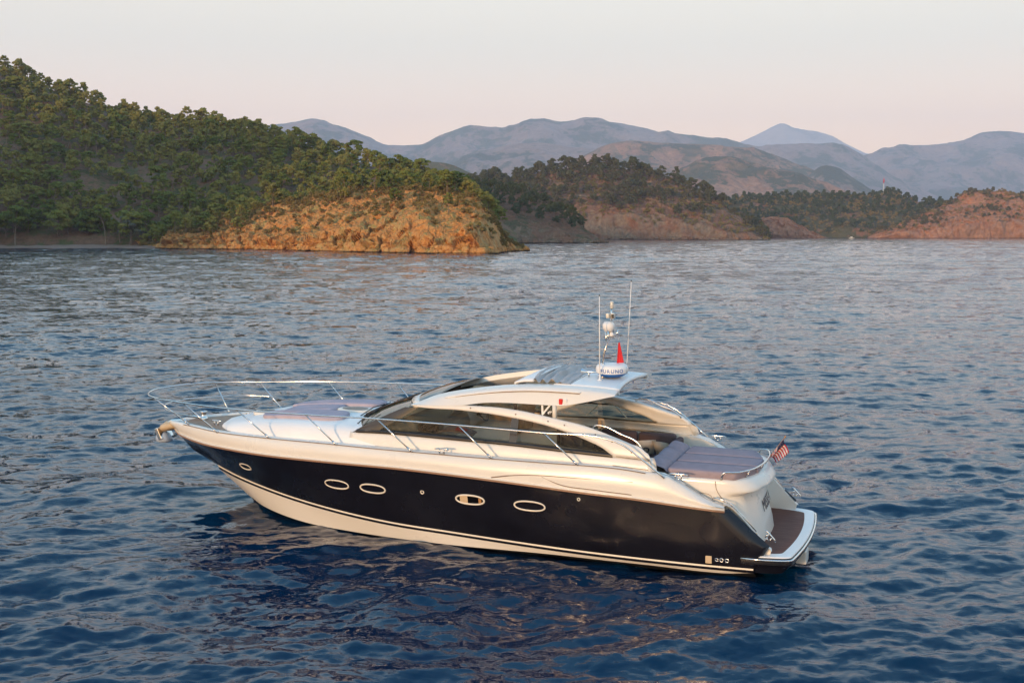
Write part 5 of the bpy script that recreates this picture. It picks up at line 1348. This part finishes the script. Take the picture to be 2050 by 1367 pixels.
def flag_mesh(name, mat, parent, nu, nv, fn):
    me = bpy.data.meshes.new(name); V = [fn(i / (nu - 1), j / (nv - 1)) for i in range(nu) for j in range(nv)]
    F = [(i * nv + j, (i + 1) * nv + j, (i + 1) * nv + j + 1, i * nv + j + 1) for i in range(nu - 1) for j in range(nv - 1)]
    me.from_pydata(V, [], F); uvl = me.uv_layers.new(name='UVMap')
    for lp in me.loops: uvl.data[lp.index].uv = ((lp.vertex_index // nv) / (nu - 1), (lp.vertex_index % nv) / (nv - 1))
    me.materials.append(mat); me.polygons.foreach_set('use_smooth', [True] * len(F)); o = bpy.data.objects.new(name, me); COL.objects.link(o); o.parent = parent; return o
def ens(u, v):   # u from the hoist outwards, v up the hoist; the cloth hangs in folds below the staff
    hx, hz = -.35 + .25 * (1 - v), .51 - .36 * (1 - v)
    return (hx + .08 * math.sin(u * 4.2 + v) * u - .03 * u, .10 * math.sin(u * 7.5 + 1.5 * v) * (.25 + .75 * u) + .02, hz - .30 * u * (.5 + .5 * v) - .03 * math.sin(u * 6))
flag_mesh('flag_cloth', flag_mat(), en, 22, 14, ens)
cf = aboard('courtesy_flag', 'small plain red flag hanging limp from the mast above the white radar dome', 'flag', (3.33, -.10, rz + .30))
flag_mesh('flag_cloth', M['redcloth'], cf, 8, 12, lambda u, v: ((u - .5) * (.15 - .12 * v) - .03 * (1 - v), .025 * math.sin(u * 7) * (1 - v * .6), .42 * v - .02 * u))
b = MB(); b.tube([(0, 0, .46), (.02, .04, .54)], .004, 5); b.build('halyard', M['roofwhite'], cf)
# anchor cover, scatter cushions, things on the dashboard
ac = aboard('anchor_cover', 'tan cloth cover wrapped over the anchor at the bow', 'cover', (14.85, 0, 1.66))
b = MB(); r4 = random.Random(4); rows = []
for x, hw, hh in ((-.32, .09, .07), (-.20, .16, .10), (-.05, .20, .12), (.10, .20, .12), (.17, .16, .09), (.20, .06, .04)):
    rows.append([(x + r4.uniform(-.02, .02), hw * math.cos(a) * r4.uniform(.9, 1.1), .05 - .35 * (x + .1) * .6 + hh * math.sin(a) * r4.uniform(.85, 1.15)) for a in LS(0, 2 * math.pi, 15)[:-1]])
b.grid(rows, close_v=True); b.build('cover_cloth', M['covercloth'], ac)
pb = aboard('plastic_bag', 'pale bluish plastic bag hanging below the bow under the tan cover', 'bag', (15.02, .02, 1.40))
b = MB(); b.grid([[((.15 + .03 * k) * math.cos(a) * (1 + .12 * math.sin(3 * a + k)) * s, .17 * math.sin(a) * s, z) for a in LS(0, 2 * math.pi, 15)[:-1]] for k, (s, z) in enumerate(((.3, .16), (.85, .10), (1.0, 0), (.95, -.08), (.5, -.12), (.02, -.125)))], close_v=True); b.build('bag_body', M['clearplastic'], pb)
for (p, rz_, lab, mark) in (((3.02, -.98, 1.80), .5, 'cream scatter cushion with a dark curl, on the brown cockpit settee', True), ((2.62, -.92, 1.80), -.35, 'plain pale scatter cushion between the curl cushion and the sunpad', False)):
    c = aboard('scatter_cushion', lab, 'cushion', p, rz_, 'scatter cushions on the cockpit settee'); rot = Matrix.Rotation(R_(62), 3, 'X'); b = MB(); rows = []
    for sgn in (1, -1):
        rows = [[rot @ Vector((.21 * u * (1 - .12 * (1 - abs(v)) * 0), .21 * v, sgn * .075 * max(0, (1 - u**4) * (1 - v**4))**.6)) for v in LS(-1, 1, 9)] for u in LS(-1, 1, 9)]; b.grid(rows)
    b.build('cushion_body', M['pillow'], c)
    if mark:
        b = MB(); b.tube([rot @ Vector((.08 * math.cos(a) * (1 - a / 12), -.01 + .09 * math.sin(a) * (1 - a / 12), -.08)) for a in LS(0, 6.5, 18)], .015, 5); b.v = [(x, y, z) for x, y, z in b.v]; b.tube([rot @ Vector((.08 * math.cos(a) * (1 - a / 12), -.01 + .09 * math.sin(a) * (1 - a / 12), .08)) for a in LS(0, 6.5, 18)], .015, 5); b.build('curl_mark', M['letter'], c)
qb = aboard('quilted_box', 'black quilted box standing on the grey dashboard behind the port window', 'box', (7.05, 1.18, 2.43), .15)
b = MB(); b.box((0, 0, 0), (.46, .34, .16)); b.build('box_body', M['quilt'], qb, bevel=.02, smooth=False)
tw = aboard('folded_cloth', 'blue grey cloth with red patch lying on the dashboard beside the quilted box', 'cloth', (6.52, 1.12, 2.30), .1)
b = MB(); b.grid([[(-.42 + .84 * u, -.22 + .44 * v, .16 * math.sin(math.pi * u)**.8 * (.7 + .3 * math.sin(math.pi * v)) + .01 * math.sin(9 * u + 7 * v)) for v in LS(0, 1, 8)] for u in LS(0, 1, 18)]); fc = b.build('cloth_fold', M['clothblue'], tw, solid=.02)
b = MB(); b.grid([[(-.30 + .22 * u, .02 + .21 * v, .025 + .16 * math.sin(math.pi * (.14 + .26 * u))**.8 * (.7 + .3 * math.sin(math.pi * (.55 + .45 * v)))) for v in LS(0, 1, 6)] for u in LS(0, 1, 6)]); b.build('red_patch', M['clothred'], fc)
b = MB()

# ------------------------------------------------------------------ evening haze: one even body of air round the whole bay
hm = bpy.data.materials.new('evening_haze'); hm.use_nodes = True; hn = hm.node_tree; hn.nodes.clear()
ho = hn.nodes.new('ShaderNodeOutputMaterial'); hv = hn.nodes.new('ShaderNodeVolumePrincipled')
hv.inputs['Color'].default_value = (.74, .83, 1.0, 1); hv.inputs['Density'].default_value = HAZE_D; hv.inputs['Anisotropy'].default_value = 0.0
hn.links.new(hv.outputs[0], ho.inputs['Volume'])
b = MB(); b.box((0, 9750, 400), (24000, 24000, 1000)); b.v = [(x, y, -5.0 if z < 0 else 2250.0) for x, y, z in b.v]
hz_ = b.build('haze', hm, None, smooth=False); tag(hz_, kind='stuff')
